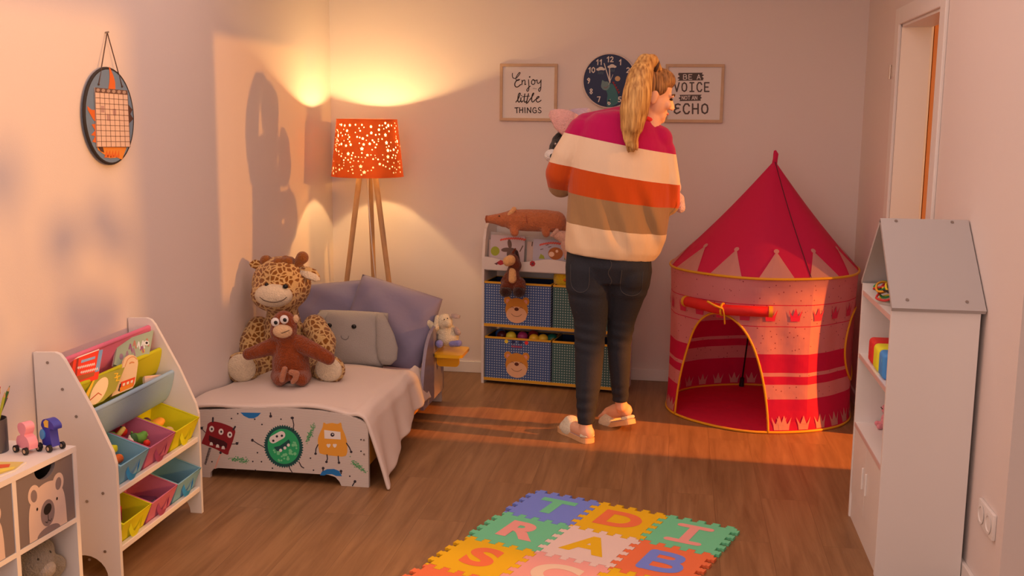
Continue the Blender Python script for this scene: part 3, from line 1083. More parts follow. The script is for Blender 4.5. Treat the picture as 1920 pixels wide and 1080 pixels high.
# grey plush animal in the lower compartment
m_gp = plush('plush_grey', (0.20, 0.195, 0.195))
k0 = Pf(0.14, 0.046, -0.10)
t = thing('plush_toy', 'grey plush animal squeezed into the lower compartment of the cube shelf', 'plush toy', k0)
q = MB()
Ez = lambda u, z, d: Pf(u, z, d)
q.ball(Ez(.14, .13, -.12), (.10, .105, .08))
q.ball(Ez(.125, .235, -.085), (.068, .075, .062))
q.ball(Ez(.185, .262, -.09), (.026, .028, .034))
q.ball(Ez(.068, .25, -.07), (.024, .028, .038))
q.caps(Ez(.07, .16, -.09), .035, Ez(.045, .20, -.06), .032)
q.caps(Ez(.20, .11, -.06), .035, Ez(.20, .08, -.04), .036)
q.caps(Ez(.11, .09, -.06), .035, Ez(.09, .07, -.045), .036)
q.voxel(.007, 5).build('body', m_gp, t, smooth=True)
MB().ball(Ez(.125, .222, -.036), (.03, .036, .026)).build('muzzle', plush('plush_grey_pale', (0.33, 0.31, 0.30)), t, smooth=True)
for u in (.098, .150):
    MB().ball(Ez(u, .262, -.036), .006).build('eye', m_black, t, smooth=True)

# pencil cup with pencils
m_mesh = mat('cup_mesh', (0.10, 0.10, 0.12), 0.4, metal=0.3)
cup = atZ(-12, 846, 0.55)
t = thing('pencil_cup', 'dark round pencil cup on the cube shelf at the left edge', 'pencil cup', cup)
rc = 0.040
MB().lathe([(0, 0.0008), (rc, 0.0008), (rc, 0.095), (rc - .002, 0.095), (rc - .002, .003), (0, .003)], cup, 28, caps=False).build('cup', m_mesh, t, smooth=True, sharp=40)
rnd = random.Random(3)
pcs = [('yellow', seen(222, 170, 40)), ('olive', seen(150, 140, 40)), ('green', (0.05, 0.16, 0.04)), ('purple', (0.10, 0.03, 0.18)), ('red', (0.45, 0.03, 0.03)), ('blue', (0.03, 0.08, 0.35)), ('golden', seen(215, 150, 40)), ('orange', (0.6, 0.2, 0.03))]
tip = mat('pencil_wood', (0.60, 0.38, 0.20), 0.7)
for i, (nm, c) in enumerate(pcs):
    a = -0.9 + i * 0.62
    p0 = cup + Vector((0.022 * math.cos(a + 2.6), 0.022 * math.sin(a + 2.6), 0.006))
    p1 = cup + Vector((0.033 * math.cos(a), 0.033 * math.sin(a), 0.0)) + Vector((0.004 + 0.012 * math.cos(a), 0.004, 0.15 + 0.012 * (i % 3)))
    t = thing('pencil', nm + ' coloured pencil standing in the dark pencil cup', 'pencil', p0, 0, 'pencils in the cup')
    mm = mat('pencil_' + nm, c, 0.4)
    MB().cyl(p0, p1, 0.0036, n=6).build('barrel', mm, t)
    dv = (p1 - p0).normalized()
    o = MB().cyl(p1, p1 + dv * 0.012, 0.0036, 0.0014, n=6).build('wooden_tip', tip, t)
    MB().cyl(p1 + dv * 0.012, p1 + dv * 0.017, 0.0014, 0.0004, n=6).build('lead', mm, o)

# booklet
bk = atZ(22, 886, 0.5505)
t = thing('booklet', 'thin picture booklet lying flat on the cube shelf', 'booklet', (-1.80, 2.55, 0.55))
PB = lambda x, y, d=0: atZ(x, y, 0.5512 + 0) + Vector((0, 0, d))
quad = [(-60, 866), (50, 868), (28, 884), (-40, 912)]
A_ = [atZ(x, y, 0.5505) for x, y in quad]
v = MB()
v.add([a for a in A_] + [a + Vector((0, 0, .004)) for a in A_], [(3, 2, 1, 0), (4, 5, 6, 7), (0, 1, 5, 4), (1, 2, 6, 5), (2, 3, 7, 6), (3, 0, 4, 7)])
v.build('pages', m_paper, t)
lf = MB()
lq = lambda s_, r_: A_[0].lerp(A_[1], s_).lerp(A_[3].lerp(A_[2], s_), r_) + Vector((0, 0, .0046))
for k, (s0, s1, r0, r1) in enumerate(((.02, .97, .06, .90), (.1, .5, .2, .6), (.45, .75, .25, .5), (.5, .9, .55, .8), (.15, .45, .65, .85))):
    lf.add([lq(a, b_) + Vector((0, 0, .0002 * k)) for a, b_ in ((s0, r0), (s1, r0), (s1, r1), (s0, r1))], [(0, 1, 2, 3)], k)
lf.build('cover_picture', [mat('bk_tan', seen(190, 150, 80)), mat('bk_olive', seen(130, 105, 30)), mat('bk_red', seen(190, 70, 35)), mat('bk_yel', seen(215, 165, 60)), mat('bk_brown', seen(110, 60, 35))], t)


def push_toy(name, label, px, py, mats, dark):
    """a wooden bird on four wheels"""
    o = atZ(px, py, 0.55)
    d_ = Vector((0.92, -0.40, 0)).normalized()          # heading
    s_ = Vector((-d_.y, d_.x, 0))
    t = thing(name, label, 'toy', o)
    P = frame(o, d_, (0, 0, 1), s_)
    for (u, dd) in ((-.022, -.021), (-.022, .021), (.022, -.021), (.022, .021)):
        w_ = MB().cyl(P(u, .0105, dd - .004), P(u, .0105, dd + .004), .0105, n=18)
        wo = w_.build('wheel', m_black, t, smooth=True, sharp=40)
        MB().cyl(P(u, .0105, dd - .0046), P(u, .0105, dd + .0046), .0055, n=12).build('hubcap', m_ash, wo)
    return t, P


pk = mat('toy_pink', seen(222, 120, 122), 0.45)
t, P = push_toy('push_toy', 'pink wooden bird toy on black wheels, left of the blue one', 52, 847, None, None)
body = curve([(-.026, .013), (-.030, .03), (-.022, .046), (-.008, .05), (-.016, .060), (-.020, .072), (-.014, .084), (0, .088), (.014, .084), (.019, .074), (.015, .062), (.010, .052), (.022, .045), (.030, .03), (.027, .013)], 4)
MB().prism([(p.x, p.y) for p in body], P, -.014, .014).build('body', pk, t)
nv = mat('toy_navy', seen(48, 45, 120), 0.4)
t, P = push_toy('push_toy', 'dark blue wooden toucan toy on black wheels', 96, 842, None, None)
body = curve([(-.02, .013), (-.022, .04), (-.016, .06), (-.022, .07), (-.014, .086), (.004, .092), (.022, .088), (.036, .078), (.036, .066), (.030, .066), (.018, .064), (.018, .045), (.024, .013)], 4)
MB().prism([(p.x, p.y) for p in body], P, -.013, .013).build('body', nv, t)
MB().prism([(p[0], p[1]) for p in [(-.004, .068), (.012, .068), (.014, .088), (.002, .09), (-.008, .082)]], P, -.0142, .0142).build('cheek', mat('toy_yel', seen(230, 150, 50), 0.45), t)
MB().prism([(p.x, p.y) for p in curve([(-.02, .03), (-.026, .045), (-.016, .06), (-.004, .05), (-.008, .034)], 4, True)], P, -.017, .017).build('wing', mat('toy_sky', seen(80, 130, 175), 0.45), t)
# ---------------------------------------------------------------- sling bookcase with bins, left wall
BY0, BY1 = 3.06, 3.66
t = thing('sling_bookcase', 'white children bookcase with pink, yellow and blue slings against the left wall', 'bookcase', (-1.88, 3.36, 0))
prof = [(-2.008, 0), (-2.008, .745), (-1.935, .748), (-1.918, .742), (-1.903, .724), (-1.815, .563), (-1.755, .43), (-1.745, .39), (-1.745, 0), (-1.790, 0)]
arch = [(-1.868 + .078 * math.cos(a), .075 * math.sin(a)) for a in [math.pi * k / 12 for k in range(13)]]
prof += arch
for y in (BY0, BY1):
    P = lambda u, v, d=0.0, y=y: Vector((u, y + d, v))
    o = MB().prism(prof, P, 0.0, 0.015).build('side_panel', m_white, t)
    if y == BY0:
        k = 0
        for px, py in ((89, 680), (117, 730), (143, 781), (193, 925), (163, 940), (197, 1034), (168, 1049)):
            c = at(px, py, BY0 - .001)
            MB().cyl(c, c + Vector((0, -.0015, 0)), .0048, n=14).build('screw_cap', m_screw, o)
M_S = {'pink': mat('sling_pink', seen(205, 92, 108, .85), 0.85, (500, 0.2), trans=0.2), 'yellow': mat('sling_yellow', seen(188, 166, 22), 0.85, (500, 0.2), trans=0.2),
       'blue': mat('sling_blue', seen(138, 146, 164, .85), 0.85, (500, 0.2), trans=0.2)}
BARS = {'pink': (-1.928, .712), 'yellow': (-1.888, .629), 'blue': (-1.842, .545)}
for nm, (x, z) in BARS.items():
    g = MB()
    path = [(x - .004, z + .009), (x + .006, z + .007), (x + .009, z - .002), (x + .004, z - .03), (x - .008, z - .07), (x - .028, z - .105), (x - .055, z - .118), (x - .075, z - .095), (x - .08, z - .05)]
    pth = curve([Vector((a, 0, b_)) for a, b_ in path], 5)
    ny = 10

    def fn(u, v, pth=pth):
        p = pth[min(len(pth) - 1, int(round(v * (len(pth) - 1))))]
        y = BY0 + .016 + u * (BY1 - BY0 - .017)
        return Vector((p.x - .006 * math.sin(math.pi * u) * min(1, v * 3), y, p.z - .006 * math.sin(math.pi * u)))
    g.grid(fn, ny, len(pth) - 1)
    sl = g.build('sling', M_S[nm], t, smooth=True)
    MB().cyl((x, BY0 + .0155, z + .001), (x, BY1 - .0005, z + .001), .0085, n=14).build('sling_rod', M_S[nm], t, smooth=True, sharp=60)
for z in (.292, .097):
    MB().box((-1.768, BY0 + .0155, z - .010), (-1.748, BY1 - .0005, z + .010), bev=.003).build('front_rail', m_white, t)
    MB().box((-1.99, BY0 + .0155, z + .012), (-1.975, BY1 - .0005, z + .034), bev=.002).build('rear_rail', m_white, t)
MB().box((-2.008, BY0 + .0155, .50), (-2.000, BY1 - .0005, .60)).build('back_panel', m_white, t)

# bins: tapered fabric boxes tilted forwards on their rails
BC = {'blue': seen(112, 136, 152, .72), 'pink': seen(170, 86, 100, .72), 'yellow': seen(190, 166, 16, .8)}
BM_ = {k: mat('bin_' + k, v, 0.85, (500, 0.2), trans=0.25) for k, v in BC.items()}
BH = {k: mat('bin_handle_' + k, c, 0.8) for k, c in {'blue': seen(50, 120, 170), 'pink': seen(150, 60, 85), 'yellow': seen(200, 180, 20)}.items()}
BINS = {}


def make_bin(colour, row, slot, label):
    y0 = BY0 + .0185 + slot * .1935
    y1 = y0 + .1885
    zf = (.378, .182)[row]
    # profile in X-Z: front top, back top, back bottom, front bottom
    FT, BT = Vector((-1.738, 0, zf)), Vector((-1.925, 0, zf + .060))
    BBm, FB = Vector((-1.934, 0, zf - .050)), Vector((-1.790, 0, zf - .124))
    t = thing('fabric_bin', label, 'bin', (-1.83, (y0 + y1) / 2, zf - .08), 0, 'fabric bins of the bookcase')
    ins = .012

    def ringpts(k, th):
        F_, B_ = FT.lerp(FB, k), BT.lerp(BBm, k)
        i_ = ins * k + th
        f_ = F_ + (B_ - F_).normalized() * th
        b_ = B_ + (F_ - B_).normalized() * th
        return [Vector((f_.x, y0 + i_, f_.z)), Vector((f_.x, y1 - i_, f_.z)), Vector((b_.x, y1 - i_, b_.z)), Vector((b_.x, y0 + i_, b_.z))]
    vs = ringpts(0, 0) + ringpts(1, 0) + ringpts(1, .003) + ringpts(0, .003)
    for i in range(8, 12):
        vs[i] = vs[i] + Vector((0, 0, .003))
    fs = [(7, 6, 5, 4), (8, 9, 10, 11)]
    for i in range(4):
        j = (i + 1) % 4
        fs += [(i, j, 4 + j, 4 + i), (8 + i, 8 + j, 12 + j, 12 + i)[::-1], (12 + i, 12 + j, j, i)]
    MB().add(vs, fs).build('bin_shell', BM_[colour], t)
    r = ringpts(0, .0015)
    e = MB()
    e.tube(r, .003, 6, closed=True)
    e.build('bin_hem', BM_[colour], t, smooth=True)
    # webbing handle on the front
    n_ = (FB - FT).cross(Vector((0, 1, 0))).normalized()
    if n_.x < 0:
        n_ = -n_
    ym = (y0 + y1) / 2
    Ph = lambda u, v, d=0: Vector((0, ym + u, 0)) + FT.lerp(FB, v) + n_ * d
    hm = MB()
    hp = curve([(-.04, .22, .001), (-.025, .42, .012), (.0, .48, .016), (.025, .42, .012), (.04, .22, .001)], 5)
    hv = []
    for p in hp:
        hv += [Ph(p.x, p.y - .09, p.z + .0012), Ph(p.x, p.y + .09, p.z + .0012)]
    hf = [(2 * i, 2 * i + 1, 2 * i + 3, 2 * i + 2) for i in range(len(hp) - 1)]
    hm.add(hv, hf)
    hm.build('handle', BH[colour], t)
    BINS[(row, slot)] = (FT, FB, BT, BBm, y0, y1)
    return t


make_bin('blue', 0, 0, 'light blue fabric bin in the upper row, nearest the viewer')
make_bin('pink', 0, 1, 'pink fabric bin full of toy vegetables in the upper row')
make_bin('yellow', 0, 2, 'yellow fabric bin in the upper row, farthest from the viewer')
make_bin('yellow', 1, 0, 'yellow fabric bin in the lower row, nearest the viewer')
make_bin('pink', 1, 1, 'pink fabric bin in the lower row between yellow and blue bins')
make_bin('blue', 1, 2, 'blue fabric bin in the lower row beside the bed')


def inbin(row, slot, u, w, up):
    """a point in a bin: u across (0..1, away from the viewer), w from the front (0) to the back (1), up above the bin's floor"""
    FT, FB, BT, BBm, y0, y1 = BINS[(row, slot)]
    p = FB.lerp(BBm, w)
    return Vector((p.x, y0 + .02 + u * (y1 - y0 - .04), p.z + .026 + up))


def toyveg(name, label, cat, row, slot, u, w, up, fn, group='toy food in the bins'):
    p = inbin(row, slot, u, w, up)
    t = thing(name, label, cat, p, 0, group)
    fn(p, t)
    return t


g1, g2 = mat('toy_green', seen(92, 128, 42), 0.6), mat('toy_dark_green', seen(58, 86, 42), 0.6)
tr_, ty, tw, to = mat('toy_red', seen(205, 38, 20), 0.5), mat('toy_yellow', seen(225, 185, 20), 0.6), mat('toy_cream', seen(225, 185, 150), 0.6), mat('toy_orange', seen(215, 125, 35), 0.6)
tp, tm, tpe = mat('toy_purple', seen(88, 40, 50), 0.6), mat('toy_magenta', seen(165, 28, 60), 0.6), mat('toy_peach', seen(222, 150, 95), 0.6)


def blobs(lst):
    def fn(p, t):
        for nm, m_, els in lst:
            q = MB()
            for e in els:
                if e[0] == 'b':
                    q.ball(p + Vector(e[1]), e[2])
                else:
                    q.caps(p + Vector(e[1]), e[2], p + Vector(e[3]), e[4])
            if len(els) > 1:
                q.voxel(.0028, 3)
            q.build(nm, m_, t, smooth=True)
    return fn


rnd = random.Random(8)
cab = [('b', (rnd.uniform(-.014, .014), rnd.uniform(-.014, .014), rnd.uniform(-.006, .018)), .012) for _ in range(9)] + [('b', (0, 0, .004), .02)]
toyveg('toy_broccoli', 'dark green toy broccoli at the back left of the pink vegetable bin', 'toy food', 0, 1, .14, .76, .055, blobs([('floret', g1, cab), ('stalk', g2, [('c', (0, 0, -.03), .008, (0, 0, 0), .009)])]))
toyveg('toy_lettuce', 'light green toy lettuce at the front right of the pink vegetable bin', 'toy food', 0, 1, .80, .40, .055, blobs([('leaf', g1, [('b', (0, 0, 0), (.022, .026, .02)), ('b', (.008, .012, .01), (.014, .016, .014)), ('b', (-.01, -.014, .01), (.014, .012, .014))]), ('stalk', tw, [('b', (.012, .024, .006), .006)])]))
toyveg('toy_pepper', 'green toy pepper in the middle of the pink vegetable bin', 'toy food', 0, 1, .52, .45, .055, blobs([('fruit', g2, [('b', (0, 0, 0), (.013, .013, .028)), ('b', (.006, .006, .002), (.011, .011, .024))]), ('stem', g1, [('b', (0, 0, .03), .004)])]))
toyveg('toy_tomato', 'red toy tomato at the back of the pink vegetable bin', 'toy food', 0, 1, .62, .78, .055, blobs([('fruit', tr_, [('b', (0, 0, 0), (.02, .024, .018))]), ('stem', g2, [('b', (0, 0, .018), .004)])]))
toyveg('toy_mushroom', 'cream toy garlic bulb at the front of the pink vegetable bin', 'toy food', 0, 1, .32, .40, .062, blobs([('bulb', tw, [('b', (0, 0, 0), (.014, .015, .017)), ('c', (0, 0, .012), .007, (0, 0, .024), .004)])]))
toyveg('toy_corn', 'yellow toy corn piece leaning behind the garlic in the pink bin', 'toy food', 0, 1, .36, .70, .06, blobs([('cob', mat('toy_corn', seen(225, 165, 75), 0.6), [('c', (-.01, -.01, -.01), .010, (.012, .012, .022), .008)]), ('husk', g1, [('c', (-.014, -.012, -.016), .011, (-.01, -.01, -.008), .009)])]))
toyveg('toy_radish', 'small red toy radish by the front wall of the pink bin', 'toy food', 0, 1, .60, .12, .07, blobs([('fruit', tr_, [('b', (0, 0, 0), .012)]), ('stem', g1, [('b', (0, .008, .008), .004)])]))
toyveg('toy_bread', 'orange toy pepper half in the upper yellow bin', 'toy food', 0, 2, .62, .55, .05, blobs([('fruit', to, [('b', (0, 0, 0), (.026, .032, .016)), ('b', (.004, .016, .004), (.02, .018, .014))]), ('stem', g2, [('b', (0, -.03, .006), .004)])]))
toyveg('toy_peach', 'pale orange toy bun at the front of the upper yellow bin', 'toy food', 0, 2, .52, .22, .048, blobs([('bun', tpe, [('b', (0, 0, 0), (.022, .034, .014)), ('b', (0, .01, .004), (.018, .02, .013))])]))
toyveg('toy_eggplant', 'dark purple toy aubergine at the back of the upper yellow bin', 'toy food', 0, 2, .28, .70, .05, blobs([('fruit', tp, [('b', (0, 0, 0), (.016, .026, .016)), ('b', (0, .014, .004), (.018, .018, .016))]), ('stem', tw, [('b', (.002, -.026, .012), .006)])]))
toyveg('toy_brick', 'yellow toy food slab in the upper light blue bin', 'toy food', 0, 0, .60, .62, .055, lambda p, t: (MB().box(p + Vector((-.04, -.055, -.012)), p + Vector((.04, .06, .012)), bev=.006).build('slab', ty, t, smooth=True, sharp=40)))
toyveg('toy_carrot', 'orange red toy carrot at the front of the upper light blue bin', 'toy food', 0, 0, .62, .24, .055, blobs([('root', mat('toy_redorange', seen(215, 85, 25), 0.6), [('c', (0, -.03, 0), .012, (0, .03, 0), .016)]), ('stem', g1, [('b', (0, .046, .004), .006)])]))
toyveg('toy_block', 'magenta soft block in the lower yellow bin', 'toy block', 1, 0, .60, .50, .035, lambda p, t: (MB().box((p.x - .032, p.y - .05, p.z - .03), (p.x + .032, p.y + .05, p.z + .028), bev=.007, seg=3).build('block', tm, t, smooth=True, sharp=40)), 'toys in the lower bins')
toyveg('toy_ball', 'orange toy cup at the back of the lower pink bin', 'toy', 1, 1, .42, .82, .05, lambda p, t: (MB().lathe([(0, -.03), (.018, -.03), (.026, .03), (.024, .03), (.017, -.027), (0, -.027)], p, 20, caps=False).build('cup', to, t, smooth=True, sharp=40)), 'toys in the lower bins')
p = inbin(1, 1, .55, .4, .012)
t = thing('card_pack', 'clear pack of pink cards in the lower pink bin', 'cards', p, 0, 'toys in the lower bins')
for k in range(3):
    MB().box((p.x - .03, p.y - .07 + k * .012, p.z + k * .005), (p.x + .035, p.y + .05 + k * .012, p.z + .003 + k * .005)).build('card', [mat('card_pink', seen(170, 110, 120), .4), mat('card_grey', seen(150, 125, 130), .4), mat('card_plum', seen(115, 60, 80), .4)][k], t)
p = inbin(1, 2, .55, .45, .02)
t = thing('bead_string', 'dark string of beads lying in the lower blue bin', 'beads', p, 0, 'toys in the lower bins')
bd = MB()
pth = curve([(p.x - .04, p.y - .05, p.z - .004), (p.x, p.y - .02, p.z - .006), (p.x + .03, p.y - .04, p.z - .012), (p.x + .02, p.y + .02, p.z - .012), (p.x - .03, p.y + .03, p.z), (p.x, p.y + .05, p.z - .006), (p.x + .035, p.y + .05, p.z - .013)], 6)
for i, v_ in enumerate(pth[::1]):
    bd.ball(v_, .0075, i % 2, n=10, k=6)
bd.build('beads', [mat('bead_dark', (0.035, 0.012, 0.012), 0.4), mat('bead_red', (0.16, 0.03, 0.03), 0.4)], t, smooth=True)


# books and boards in the slings (leaning back with the fabric)
def slingboard(name, label, cat, quad, pivot, draw, thick=.008, mats=None, group='books in the slings', cover=None):
    """a board lying in a plane that leans back; quad in pixels"""
    n = Vector((0.80, -0.12, 0.42)).normalized()
    p0 = Vector(pivot)
    P = lambda u, v, d=0.0: atP(u, v, p0, n) + n * d
    c = atP(sum(q[0] for q in quad) / len(quad), max(q[1] for q in quad), p0, n)
    t = thing(name, label, cat, c, 0, group)
    b = MB().prism(quad, P, -thick, 0.0)
    bo = b.build('cover' if cat == 'book' else 'board', cover, t)
    if cat == 'book':
        q2 = [(q[0] + (-1.2 if q[0] > quad[0][0] + 4 else 1.2), q[1] + 1.0) for q in quad]
        MB().prism(q2, P, -thick - .006, -thick).build('pages', m_paper, t)
    f = MB()
    draw(f, P)
    f.build('cover_picture', mats, bo)
    return t


# mapping of the zoomed crop (100,590) x 5.14 onto the picture
Z = lambda pts: [(100 + x / 5.141, 590 + y / 5.141) for x, y in pts]


def red_book(f, P):
    f.flat(Z([(100, 452), (196, 430), (170, 590), (205, 670)]), P, .0004, 1)
    f.flat(Z([(225, 425), (245, 420), (225, 590), (205, 600)]), P, .0006, 1)
    f.flat(Z([(270, 440), (405, 400), (400, 425), (265, 468)]), P, .0006, 2)
    for y0, tx in ((500, 5), (545, 5)):
        for k in range(tx * 2):
            x = 232 + k * 17 + (30 if y0 > 520 else 0)
            f.ribbon(Z([(x, y0 + 18 - k * 4), (x + 8, y0 + 2 - k * 4), (x + 12, y0 + 24 - k * 4)]), 1.3, P, .0008, 3)
    f.flat(Z([(440, 345), (478, 335), (440, 545), (400, 555)]), P, .0006, 4)
    f.flat(Z([(145, 440), (440, 330), (440, 342), (150, 452)]), P, .0008, 3)
    f.flat(Z([(200, 600), (400, 550), (390, 590), (210, 650)]), P, .0005, 5)


slingboard('book', 'red picture book with a white title in the pink sling', 'book', Z([(95, 455), (480, 332), (430, 620), (215, 690)]), (-1.900, 3.20, .68), red_book,
           mats=[m_dark, mat('cv_darkred', seen(140, 40, 25)), mat('cv_slate', seen(130, 135, 150)), mat('cv_white', seen(225, 170, 150)), mat('cv_blue', seen(110, 125, 145)), mat('cv_brown', seen(150, 70, 30))], cover=mat('cv_red', seen(212, 50, 25), .45))


def green_book(f, P):
    for i, (x, y) in enumerate(((700, 400), (730, 330), (770, 300), (810, 310), (760, 370), (840, 340), (890, 280), (850, 300))):
        f.ribbon(Z([(x, y), (x + 12, y - 45), (x + 26, y + 22)]), 2.6, P, .0004 + .0001 * i, i % 4)
    f.flat(Z(oval(895, 275, 26, 24)), P, .0014, 3)
    f.flat(Z(oval(897, 274, 12, 11)), P, .0017, 4)
    f.flat(Z(oval(655, 405, 18, 30)), P, .0006, 0)
    f.flat(Z(oval(865, 350, 16, 22)), P, .0006, 5)


slingboard('book', 'pale green picture book with coloured letters in the pink sling', 'book', Z([(625, 262), (968, 148), (925, 380), (640, 500), (585, 480)]), (-1.896, 3.55, .66), green_book,
           mats=[mat('cv_mauve', seen(140, 100, 105)), mat('cv_plum', seen(130, 70, 95)), mat('cv_rust', seen(165, 100, 80)), mat('cv_pale', seen(190, 175, 165)), m_black, mat('cv_gold', seen(190, 140, 40))], cover=mat('cv_green', seen(140, 140, 112), .5))


def clock_board(f, P):
    f.flat(Z(oval(440, 735, 62, 148, .50)), P, .0005, 0)
    f.ribbon(Z([(330, 845), (432, 755), (462, 775)]), 1.6, P, .0008, 1)
    f.flat(Z([(392, 610), (410, 604), (318, 835), (296, 800)]), P, .0005, 2)
    for k in range(2):
        f.ribbon(Z([(590, 570 + k * 40), (620, 565 + k * 40), (605, 600 + k * 40), (640, 590 + k * 40)]), 1.8, P, .0007, 2)


slingboard('toy_clock', 'green learning clock board with a wooden dial in the yellow sling', 'toy clock', Z([(398, 606), (690, 505), (600, 730), (480, 835), (350, 890), (292, 810)]), (-1.856, 3.22, .60), clock_board,
           mats=[mat('dial_wood', seen(232, 165, 118), .6), mat('dial_hand', seen(170, 60, 25), .6), mat('edge_yellow', seen(212, 150, 30), .6)], cover=mat('board_green', seen(140, 122, 40), .5))


def bus_board(f, P):
    f.flat(Z([(650, 650), (790, 600), (770, 690), (640, 745)]), P, .0005, 0)
    f.flat(Z([(640, 705), (770, 655), (765, 690), (640, 748)]), P, .0007, 1)
    for k in range(3):
        f.flat(Z([(668 + k * 38, 665 - k * 14), (692 + k * 38, 656 - k * 14), (688 + k * 38, 682 - k * 14), (666 + k * 38, 690 - k * 14)]), P, .0009, 2)
    f.flat(Z([(640, 672), (656, 655), (640, 740), (622, 735)]), P, .0006, 3)
    f.ribbon(Z([(735, 470), (755, 458), (775, 462)]), 2.2, P, .0006, 4)
    f.ribbon(Z(curve([(690, 500), (720, 430), (770, 405), (805, 430)], 5)), 1.2, P, .0006, 4)


slingboard('toy_board', 'wooden toy with a rounded top and a red bus in the yellow sling', 'toy', Z([(668, 500)] + [(748 + 70 * math.cos(a), 460 - 75 * math.sin(a)) for a in [math.radians(d_) for d_ in (165, 135, 105, 75, 45, 15, -10)]] + [(790, 660), (765, 705), (560, 790)]), (-1.852, 3.42, .60), bus_board,
           mats=[mat('bus_red', seen(225, 60, 20), .5), mat('bus_orange', seen(228, 110, 25), .5), mat('bus_pane', seen(235, 185, 140), .5), m_dark, mat('bus_line', seen(190, 110, 60), .6)], cover=mat('toy_ply', seen(228, 160, 112), .6))
slingboard('book', 'thin pale book edge at the far end of the blue sling', 'book', Z([(880, 592), (1040, 575), (1035, 640), (885, 660)]), (-1.86, 3.58, .545), lambda f, P: f.flat(Z([(884, 596), (1030, 580), (1028, 600), (884, 612)]), P, .0004, 0),
           mats=[mat('cv_tan', seen(205, 150, 118), .5)], cover=mat('cv_tan2', seen(190, 150, 130), .5))
# ---------------------------------------------------------------- toddler bed with monster footboard
m_bedw = mat('bed_white', (0.78, 0.75, 0.72), 0.5)


def bed_panel_material():
    m = bpy.data.materials.new('bed_print_white')
    m.use_nodes = True
    nt = m.node_tree
    N, L = nt.nodes, nt.links
    b = N['Principled BSDF']
    b.inputs['Roughness'].default_value = 0.5
    tc = N.new('ShaderNodeTexCoord')
    wv = N.new('ShaderNodeTexWave')
    wv.bands_direction = 'Z'
    wv.inputs['Scale'].default_value = 55
    wv.inputs['Distortion'].default_value = 1.2
    wv.inputs['Detail'].default_value = 1
    L.new(tc.outputs['Object'], wv.inputs['Vector'])
    rp = N.new('ShaderNodeValToRGB')
    rp.color_ramp.elements[0].position = 0.0
    rp.color_ramp.elements[0].color = (0.52, 0.47, 0.45, 1)
    rp.color_ramp.elements[1].position = 0.22
    rp.color_ramp.elements[1].color = (0.70, 0.66, 0.63, 1)
    L.new(wv.outputs['Fac'], rp.inputs['Fac'])
    L.new(rp.outputs['Color'], b.inputs['Base Color'])
    return m


m_bedp = bed_panel_material()
BX0, BX1, FY, HY = -1.955, -1.204, 4.05, 5.41
bed = thing('toddler_bed', 'white toddler bed with cartoon monsters on its footboard along the left wall', 'bed', (-1.58, 4.72, 0))


def end_panel(y, hump):
    pts = [(BX1, 0), (BX1, .235), (BX1 - .004, .258), (BX1 - .016, .274), (BX1 - .035, .283), (-1.29, .300), (-1.40, .312 + hump), (-1.52, .316 + hump), (-1.66, .313 + hump), (-1.80, .298), (BX0, .285), (BX0, 0),
           (-1.888, 0), (-1.886, .022), (-1.872, .038), (-1.85, .044), (-1.375, .044), (-1.345, .036), (-1.328, .018), (-1.320, 0)]
    return MB().prism(pts, lambda u, v, d=0: Vector((u, y + d, v)), 0.0, 0.018)


fb = end_panel(FY, 0).build('footboard', m_bedp, bed)
hb = end_panel(HY, 0.0)
hb = hb.build('headboard', m_bedp, bed)
MB().box((BX1 - .02, FY + .018, .09), (BX1, HY, .20), bev=.003).build('side_rail', mat('rail_yellow', (0.62, 0.30, 0.02), 0.4), bed)
MB().box((BX0, FY + .018, .09), (BX0 + .018, HY, .20)).build('side_rail', m_bedw, bed)
MB().box((BX0 + .018, FY + .018, .10), (BX1 - .02, HY, .12)).build('slat_base', m_ash, bed)
# curved guard panel on the open side, grey with a rounded top
m_guard = mat('guard_grey', seen(120, 98, 102), 0.32)
gp = curve([(4.93, .10), (4.935, .20), (4.97, .30), (5.03, .385), (5.12, .435), (5.24, .452), (5.39, .455)], 6)
gpts = [(p.x, p.y) for p in gp] + [(5.39, .08), (4.94, .08)]
MB().prism(gpts, lambda u, v, d=0: Vector((BX1 + d, u, v)), 0.001, 0.017).build('guard_panel', m_guard, bed)
# small yellow tray on the guard panel
tr = MB()
PT = lambda u, v, d=0: Vector((u, v, .300 + d))
tr.prism(roundrect(BX1 + .018, 5.14, BX1 + .165, 5.36, .028), PT, 0.0, 0.016)
tray = tr.build('bedside_tray', mat('tray_yellow', seen(205, 135, 12), 0.3), bed)
MB().prism(roundrect(BX1 + .018, -.062, BX1 + .135, 0.0, .02), lambda u, v, d=0: Vector((u, 5.22 + d, .30 + v)), 0.0, 0.014).build('tray_bracket', mat('tray_yellow', (0, 0, 0)), tray)
# monsters printed on the footboard
PB = pixplane((0, FY, 0), (0, -1, 0), 0, 360, 740, 5.333)
PC_ = {n_: mat('print_' + n_, seen(*c), 0.55) for n_, c in {'red': (128, 22, 28), 'maroon': (62, 14, 20), 'green': (38, 135, 78), 'dgreen': (22, 62, 56), 'lgreen': (110, 165, 110), 'orange': (206, 128, 40), 'blue': (28, 92, 138), 'ink': (44, 34, 38), 'white': (222, 185, 168), 'pinkp': (212, 140, 118), 'leaf': (70, 125, 72)}.items()}


def printed(name, fn, cols):
    q = MB()
    fn(q)
    q.build(name, [PC_[c] for c in cols], fb)


